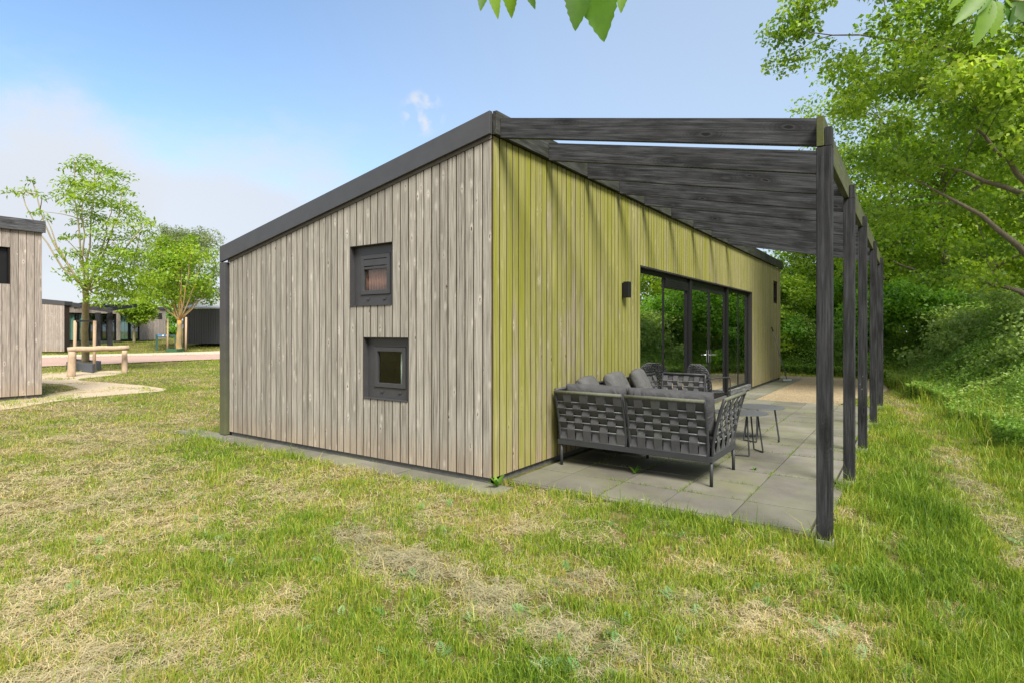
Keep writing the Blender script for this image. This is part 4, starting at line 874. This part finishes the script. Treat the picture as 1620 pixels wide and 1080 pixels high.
# overhanging sprigs close to the camera
m_near=leaf_mat('near_leaf',[(0,(.05,.13,.012)),(.6,(.10,.22,.018)),(1,(.20,.34,.03))],.5)
m_twg=simple('twig',(.22,.2,.1),.8)
def leaf_shape(base,dirv,nrm,L,wd,t,mb):
    d=Vector(dirv).normalized(); nn=Vector(nrm); nn=(nn-d*nn.dot(d)).normalized(); s=d.cross(nn); ks=20; ctr=[];lft=[];rgt=[]
    for k in range(ks+1):
        u=k/ks; w_=wd*math.sin(math.pi*min(1,u**.8))**.8*(1-.25*u)*(.0 if k in (0,ks) else 1); w_*=1+(.10 if k%2 else -.04)
        c=Vector(base)+d*(L*u)-nn*(.10*L*u*u); ctr.append(c); lft.append(c+s*w_+nn*w_*.25); rgt.append(c-s*w_+nn*w_*.25)
    mb.raw(ctr+lft+rgt,[(k,k+1,ks+1+k+1,ks+1+k) for k in range(ks)]+[(k+1,k,2*ks+2+k,2*ks+2+k+1) for k in range(ks)],t)
def sprig(label,branch,leaves):
    b0=PX(*branch[0][:2],py=branch[0][2]); S=thing('leafy_sprig',label,'branch',tuple(b0))
    MB().tube([PX(x,D,py=y_) for x,D,y_ in branch],[.004]*len(branch),6).build('twig',m_twg,S,smooth=True)
    rr=random.Random(len(label))
    for (x0,y0,x1,y1,D,wf) in leaves:
        a=PX(x0,D,py=y0); b=PX(x1,D+rr.uniform(-.04,.04),py=y1); d=b-a; L=float(np.linalg.norm(d)); m=MB()
        nrm=-np.array([FW[0],FW[1],0])+np.array([rr.uniform(-.5,.5),rr.uniform(-.3,.3),rr.uniform(.1,.6)]); leaf_shape(a,d,nrm,L,L*wf,rr.random(),m)
        m.tube([a,Vector(a)+(Vector(a)-Vector(b))*.06],.0012,5); o=m.build('leaf',m_near,S,smooth=True)
sprig('single sprig of serrated green leaves hanging into the top centre of the picture',[(720,1.5,-70),(800,1.5,-62),(900,1.5,-55),(960,1.5,-60),(1010,1.5,-75)],
  [(770,-40,760,14,1.5,.2),(775,-42,788,28,1.5,.17),(800,-55,811,28,1.5,.22),(825,-40,847,13,1.5,.2),(922,-50,909,44,1.48,.26),(948,-52,952,60,1.5,.28),(985,-50,983,17,1.5,.2)])
sprig('bright sprig of pointed leaves hanging into the top right corner of the picture',[(1500,2.2,-50),(1560,2.2,-20),(1600,2.2,0),(1680,2.2,10)],
  [(1560,-12,1512,35,2.2,.16),(1565,-10,1548,20,2.2,.2),(1570,0,1545,72,2.2,.17),(1578,2,1573,58,2.2,.22),(1590,5,1605,45,2.2,.22),(1600,5,1640,40,2.2,.25),(1550,-20,1515,5,2.2,.25),(1585,-10,1622,22,2.2,.25),(1560,5,1540,50,2.25,.14),(1610,10,1600,40,2.2,.2),(1540,-25,1500,15,2.2,.16)])
# ---------------------------------------------------------------- grass, hay, undergrowth
def inpoly(x,y,poly):
    P_=np.array([p[:2] for p in poly]); c=np.zeros(len(x),bool); n=len(P_)
    for i_ in range(n):
        x1,y1=P_[i_]; x2,y2=P_[i_-1]; m=((y1>y)!=(y2>y)); 
        with np.errstate(divide='ignore',invalid='ignore'): xi=(x2-x1)*(y-y1)/(y2-y1+1e-12)+x1
        c^=m&(x<xi)
    return c
def undergrowth_edge(y): return np.interp(y,[0,4,5,9.6,14,17.8,19,22],[6.2,5.15,4.85,4.25,3.5,3.0,.5,-6])
def blocked(x,y):
    m=(x>-5.15)&(x<.06)&(y>-.03)&(y<16.1); m|=(x>.02)&(x<3.0)&(y>.2)&(y<yend); m|=(x>-5.35)&(x<.26)&(y>-.27)&(y<.1)
    m|=(x>0)&(x<.62)&(y>9)&(y<16.3); m|=(x<-13.4)&(x>-19)&(y<.2)&(y>-11)
    for p in [gravpoly,roadL,kerb]: m|=inpoly(x,y,p)
    m|=inpoly(x,y,pathpoly[0])&(fbm(x*1.2,y*1.2,99,4)<.56)
    return m
def sample(N,D0,D1,rg,wide=1.05):
    D=D0*(D1/D0)**rg.random(N); l=(rg.random(N)*2-1)*wide*D; return CAM[0]+RT[0]*l+FW[0]*D, CAM[1]+RT[1]*l+FW[1]*D, D, l
def stripe(x,y,pts,wd):
    best=np.full(len(x),9.0)
    for a,b in zip(pts[:-1],pts[1:]):
        a=np.array(a[:2]);b=np.array(b[:2]); d=b-a; t=np.clip(((x-a[0])*d[0]+(y-a[1])*d[1])/(d@d),0,1); best=np.minimum(best,np.hypot(x-a[0]-t*d[0],y-a[1]-t*d[1]))
    return np.exp(-(best/wd)**2)
HAY1=[GP(*p) for p in [(560,850),(660,905),(790,965),(900,1010),(1010,1060),(1100,1120)]]
HAY2=[GP(*p) for p in [(1380,610),(1440,660),(1500,720),(1560,800),(1640,900)]]
HAY3=[GP(*p) for p in [(1100,900),(1180,960),(1320,1000),(1500,1010),(1650,1030)]]
HAY4=[GP(*p) for p in [(450,790),(700,820),(1000,860)]]
HAY5=[GP(*p) for p in [(930,930),(1000,945),(1080,950)]]
def dry(x,y):
    n=fbm(x*.62+4,y*.62+8,31,3)*.5+fbm(x*2.1,y*2.1,5,3)*.5
    dx=x-CAM[0]; dy=y-CAM[1]; l=dx*RT[0]+dy*RT[1]; s=dx*FW[0]+dy*FW[1]
    side=np.clip(-l/np.maximum(s,1),-.95,.95)
    v=(n-.5)*1.9+.17+.44*side
    v+= .75*stripe(x,y,HAY1,.20)+.7*stripe(x,y,HAY2,.3)+.3*stripe(x,y,HAY3,.25)+.25*stripe(x,y,HAY4,.3)+.5*stripe(x,y,HAY5,.2)
    return np.clip(v,0,1)
def blade_mesh(x,y,z0,h,wd,lean,az,rg,tipdrop=0.0):
    n=len(x); dx=np.cos(az); dy=np.sin(az); fa=rg.random(n)*6.283; sx_=np.cos(fa)*wd/2; sy_=np.sin(fa)*wd/2
    V=np.empty((n,5,3)); 
    V[:,0]=np.stack([x-sx_,y-sy_,z0],1); V[:,1]=np.stack([x+sx_,y+sy_,z0],1)
    mx_=x+dx*lean*h*.35; my_=y+dy*lean*h*.35; mz=z0+h*.62*np.sqrt(np.maximum(0.05,1-.25*lean**2))
    V[:,2]=np.stack([mx_+sx_*.8,my_+sy_*.8,mz],1); V[:,3]=np.stack([mx_-sx_*.8,my_-sy_*.8,mz],1)
    tz=z0+h*np.sqrt(np.maximum(.03,1-.8*np.minimum(lean,1.1)**2))
    V[:,4]=np.stack([x+dx*lean*h,y+dy*lean*h,tz],1)
    b=np.arange(n)*5; return V.reshape(-1,3),np.stack([b,b+1,b+2,b+3],1),np.stack([b+3,b+2,b+4],1)
rg=np.random.default_rng(77)
x,y,D,l=sample(1100000,1.9,40,rg); und=undergrowth_edge(y); ok=~blocked(x,y)&(x<und+.4)&~((y>22)&(x>-12))
x,y,D,l=[q[ok] for q in (x,y,D,l)]; dr_=dry(x,y); tuft=.5*fbm(x*3.2,y*3.2,90,3)+.5*vn(x*11,y*11,91)
keep=rg.random(len(x))<np.clip(1.12-.95*dr_,.10,1)*np.clip(.25+(tuft-.33)*3.4,.18,1)
x,y,D,dr_,tuft=[q[keep] for q in (x,y,D,dr_,tuft)]
fx_,fy_,fD,fl=sample(260000,30,80,rg); q_=(fl<-.25*fD)&~blocked(fx_,fy_); x=np.concatenate([x,fx_[q_]]); y=np.concatenate([y,fy_[q_]]); D=np.concatenate([D,fD[q_]]); dr_=np.concatenate([dr_,dry(fx_[q_],fy_[q_])*.5]); tuft=np.concatenate([tuft,rg.random(q_.sum())])
edge=np.exp(-np.abs(np.hypot(np.maximum(0,np.abs(x-1.5)-1.5),np.maximum(0,np.abs(y-4.6)-4.6)))/.22)
posts=sum(np.exp(-(np.hypot(x-3.05,y-p)/.3)**2) for p in PY)
wallf=np.exp(-np.abs(y+.33)/.14)*(x<.4)*(x>-5.5)
lush=sstep(0,1,(x-2.9)/.8)*(y>-2.6)*(1-stripe(x,y,HAY2,.3))
h=(.028+.055*rg.random(len(x))**1.6)*(1-.35*dr_)*(.6+.9*tuft)+(.05*edge+.17*posts*rg.random(len(x))+.06*wallf+(.06+.22*sstep(.5,.75,fbm(x*1.7,y*1.7,23,3)))*lush)*rg.random(len(x))
tall=rg.random(len(x))<.012; h=np.where(tall,h*2.0+.03,h)
wd=(.0017+.0022*rg.random(len(x)))*(1+D/5.5); h=h*(1+np.clip(D-8,0,30)*.012)
lean=rg.random(len(x))**.9*.95; az=rg.random(len(x))*6.283
tint=np.clip(.62*rg.random(len(x))+.50*fbm(x*1.3,y*1.3,12,3)+.30*dr_-.10*lush-.11,0,1)
z0=gz(x,y)-.004
jn=9000; jx=rg.choice(xs[1:]+[2.92,2.92],jn)+rg.normal(size=jn)*.006; jy=rg.uniform(.25,yend,jn); kx=rg.random(jn)<.4
jy=np.where(kx,.245+.605*np.round((jy-.245)/.605)+rg.normal(size=jn)*.005,jy); jx=np.where(kx,rg.uniform(.5,2.9,jn),jx)
for q0 in PY: jx=np.concatenate([jx,3.04+rg.normal(size=260)*.10]); jy=np.concatenate([jy,q0-.09-np.abs(rg.normal(size=260))*.09])
np_=260*len(PY)
kj=fbm(jx*1.9,jy*1.9,15,3)>.56; kj[-np_:]=True; jt=np.zeros(len(jx)); jt[-np_:]=.12; jt=jt[kj]; jx=jx[kj]; jy=jy[kj]; jn=len(jx)
x=np.concatenate([x,jx]); y=np.concatenate([y,jy]); z0=np.concatenate([z0,np.where(jt>0,0,.014)]); h=np.concatenate([h,.022+(.035+jt)*rg.random(jn)]); wd=np.concatenate([wd,np.full(jn,.005)])
lean=np.concatenate([lean,rg.random(jn)]); az=np.concatenate([az,rg.random(jn)*6.28]); tint=np.concatenate([tint,.2+.4*rg.random(jn)])
V1,Q1,T1_=blade_mesh(x,y,z0,h,wd,lean,az,rg)
m_grass=leaf_mat('grass_blade',[(0,(.055,.12,.010)),(.28,(.12,.22,.015)),(.52,(.23,.32,.025)),(.75,(.36,.37,.055)),(.9,(.48,.38,.14)),(1,(.55,.42,.2))],.4,.5)
# long stalks and broad weeds
o=np_mesh('grass',V1,Q1,T1_,np.repeat(tint,5),m_grass); tag(o,'green blades of the rough mown lawn','grass',kind='stuff')
# hay: cut straws lying about
x,y,D,l=sample(1000000,1.9,26,rg); ok=~blocked(x,y)&(x<undergrowth_edge(y)+.1); x,y,D=[q[ok] for q in (x,y,D)]; dr_=dry(x,y); cl_=.55*fbm(x*4.5,y*4.5,55,3)+.45*vn(x*17,y*17,56)
keep=rg.random(len(x))<np.clip(dr_*1.25-.05,.06,1)*np.clip((cl_-.33)*3.4,.08,1); x,y,D,dr_,cl_=[q[keep] for q in (x,y,D,dr_,cl_)]
n=len(x); Ls_=(.025+.085*rg.random(n)**1.5)*(1+D*.02); az=rg.random(n)*6.283+.0; wd=(.0007+.0009*rg.random(n))*(1+D/3.5)
pile=np.clip((cl_-.5)*.28,0,.05)*dr_; zb=gz(x,y)+.002+rg.random(n)*(.012+pile); tilt=rg.normal(size=n)*.22
dx=np.cos(az)*Ls_/2; dy=np.sin(az)*Ls_/2; dz=np.tan(np.clip(tilt,-.7,.7))*Ls_/2; dz=np.abs(dz); nx_=-np.sin(az)*wd/2; ny_=np.cos(az)*wd/2; bow=rg.normal(size=n)*Ls_*.13
V=np.empty((n,6,3)); V[:,0]=np.stack([x-dx-nx_,y-dy-ny_,zb],1);V[:,1]=np.stack([x-dx+nx_,y-dy+ny_,zb],1)
mx_=x-np.sin(az)*bow; my_=y+np.cos(az)*bow; mz=zb+dz+.002
V[:,2]=np.stack([mx_+nx_,my_+ny_,mz],1); V[:,3]=np.stack([mx_-nx_,my_-ny_,mz],1)
V[:,4]=np.stack([x+dx+nx_,y+dy+ny_,zb+dz*1.3],1); V[:,5]=np.stack([x+dx-nx_,y+dy-ny_,zb+dz*1.3],1)
b=np.arange(n)*6; Q=np.concatenate([np.stack([b,b+3,b+2,b+1],1),np.stack([b+3,b+5,b+4,b+2],1)])
grey=np.clip(stripe(x,y,HAY1,.3)+stripe(x,y,HAY2,.35)+stripe(x,y,HAY5,.3),0,1)
tint=np.clip(.5*rg.random(n)+.4*fbm(x*.8,y*.8,66,3)+.15*(1-grey)-.12*grey,0,1)
m_hay=leaf_mat('hay_straw',[(0,(.16,.16,.10)),(.3,(.32,.30,.18)),(.55,(.47,.41,.24)),(.8,(.58,.46,.25)),(1,(.70,.58,.35))],.2,.6)
o=np_mesh('hay',V.reshape(-1,3),Q,[],np.repeat(tint,6),m_hay); tag(o,'dry cut grass lying in patches and rows on the lawn','hay',kind='stuff')
# silverweed and clover rosettes in the lawn
wm=MB(); rq=random.Random(9)
def frond(x,y,z,az,L,t):
    d=Vector((math.cos(az)*.8,math.sin(az)*.8,.75)); s=Vector((-math.sin(az),math.cos(az),0)); n=8
    for k in range(n):
        u=(k+1)/n; p=Vector((x,y,z))+d*L*u-Vector((0,0,.42*L*u*u)); w_=L*.22*math.sin(math.pi*(.15+.8*u))
        for sg_ in (1,-1):
            tip=p+(s*sg_+d*.35)*w_; a_=p+d*L*.05; c_=p-d*L*.02; m_=p+(s*sg_+d*.1)*w_*.6
            wm.raw([c_,m_-d*L*.02,tip,m_+d*L*.05],[(0,1,2,3)],t)
for _ in range(150):
    px=rq.uniform(560,1640); py=rq.uniform(790,1085) if rq.random()<.8 else rq.uniform(720,1085)
    if rq.random()<.35: px=rq.uniform(0,1620)
    g=GP(px,py)
    if blocked(np.array([g[0]]),np.array([g[1]]))[0] or g[0]>5: continue
    t=rq.uniform(.35,1); 
    for k in range(rq.randint(2,5)): frond(g[0],g[1],float(gz(g[0],g[1])),rq.uniform(0,6.28),rq.uniform(.05,.13),t*rq.uniform(.8,1))
o=wm.build('silverweed',leaf_mat('silverweed_leaf',[(0,(.05,.14,.02)),(.6,(.10,.21,.05)),(1,(.22,.32,.14))],.25,.6)); tag(o,'small feathery weeds scattered through the lawn','weeds',kind='stuff')
# undergrowth: nettles and cow parsley
rg=np.random.default_rng(8)
N=420000; y=rg.uniform(2.5,22,N); x=undergrowth_edge(y)+rg.random(N)**1.35*4.6-.15+1.0*(fbm(y*1.1,y*.2,4)-.5)
dd=x-undergrowth_edge(y); hm=(.30+1.5*sstep(0,2.2,dd))*(.62+.75*fbm(x*.9,y*.9,17,3)); z=hm*rg.random(N)**.6
cl_=fbm(x*3+z*2,y*3-z,44,3); kp=(rg.random(N)<np.clip((cl_-.28)*3.5,.12,1)); x,y,z,cl_=[q[kp] for q in (x,y,z,cl_)]; n=len(x)
nr=rand_unit(n,rg)*.7+np.array([-.2,-.25,.8]); nr/=np.linalg.norm(nr,axis=1,keepdims=True)
tint=np.clip(rg.random(n)*.5+.5*fbm(x*1.3,y*1.3+z,71,3)+.08*(z-.5),0,1)
o=leaves_mesh('undergrowth',np.stack([x,y,z+.02],1),rg.uniform(.022,.062,n)*(1+.5*(y>10)),nr,tint,leaf_mat('nettle_leaf',[(0,(.08,.17,.02)),(.45,(.15,.28,.03)),(.75,(.25,.37,.07)),(1,(.45,.50,.24))],.45),None,rg,.28)
tag(o,'dense nettles and cow parsley at the foot of the wood','undergrowth',kind='stuff')
x=rg.uniform(0,1,26000); y=rg.uniform(2.5,21,26000); x=undergrowth_edge(y)-.35+x**1.1*3.6+.5*(fbm(y*1.1,y*.2,4)-.5); kq=fbm(x*2.1,y*2.1,33,3)>.45; x=x[kq]; y=y[kq]; hh=(.10+.62*rg.random(len(x))**1.9)*(.55+.9*fbm(x*1.4,y*1.4,88,3))
Va,Qa,Ta=blade_mesh(x,y,gz(x,y),hh,.005+.006*rg.random(len(x)),rg.random(len(x))*.7,rg.random(len(x))*6.28,rg)
o=np_mesh('tall_grass',Va,Qa,Ta,np.repeat(np.clip(rg.random(len(x))*.75+.1,0,1),5),m_grass); tag(o,'long uncut grass stems standing in the nettles along the wood','grass',kind='stuff')
# weeds on the patio
def weed(label,x,y,s,seed):
    r_=random.Random(seed); m=MB()
    for k in range(9):
        a=r_.uniform(0,6.28); leaf_shape((x,y,.03),(math.cos(a)*.7,math.sin(a)*.7,r_.uniform(.4,1.2)),(-math.cos(a)*.5,-math.sin(a)*.5,.8),s*r_.uniform(.6,1.1),s*.14,r_.random(),m)
    o=m.build('weed',m_near,smooth=True); tag(o,label,'weed',None)
g=GP(1005,748,.03); weed('tuft of weed in the slab joint under the sofa back',g[0],g[1],.11,1)
g=GP(1194,743,.03); weed('tiny weed in the slab joint right of the sofa leg',g[0],g[1],.06,2)
g=GP(788,768,.03); weed('leafy weed at the foot of the cabin corner',g[0],g[1]-.02,.16,3)
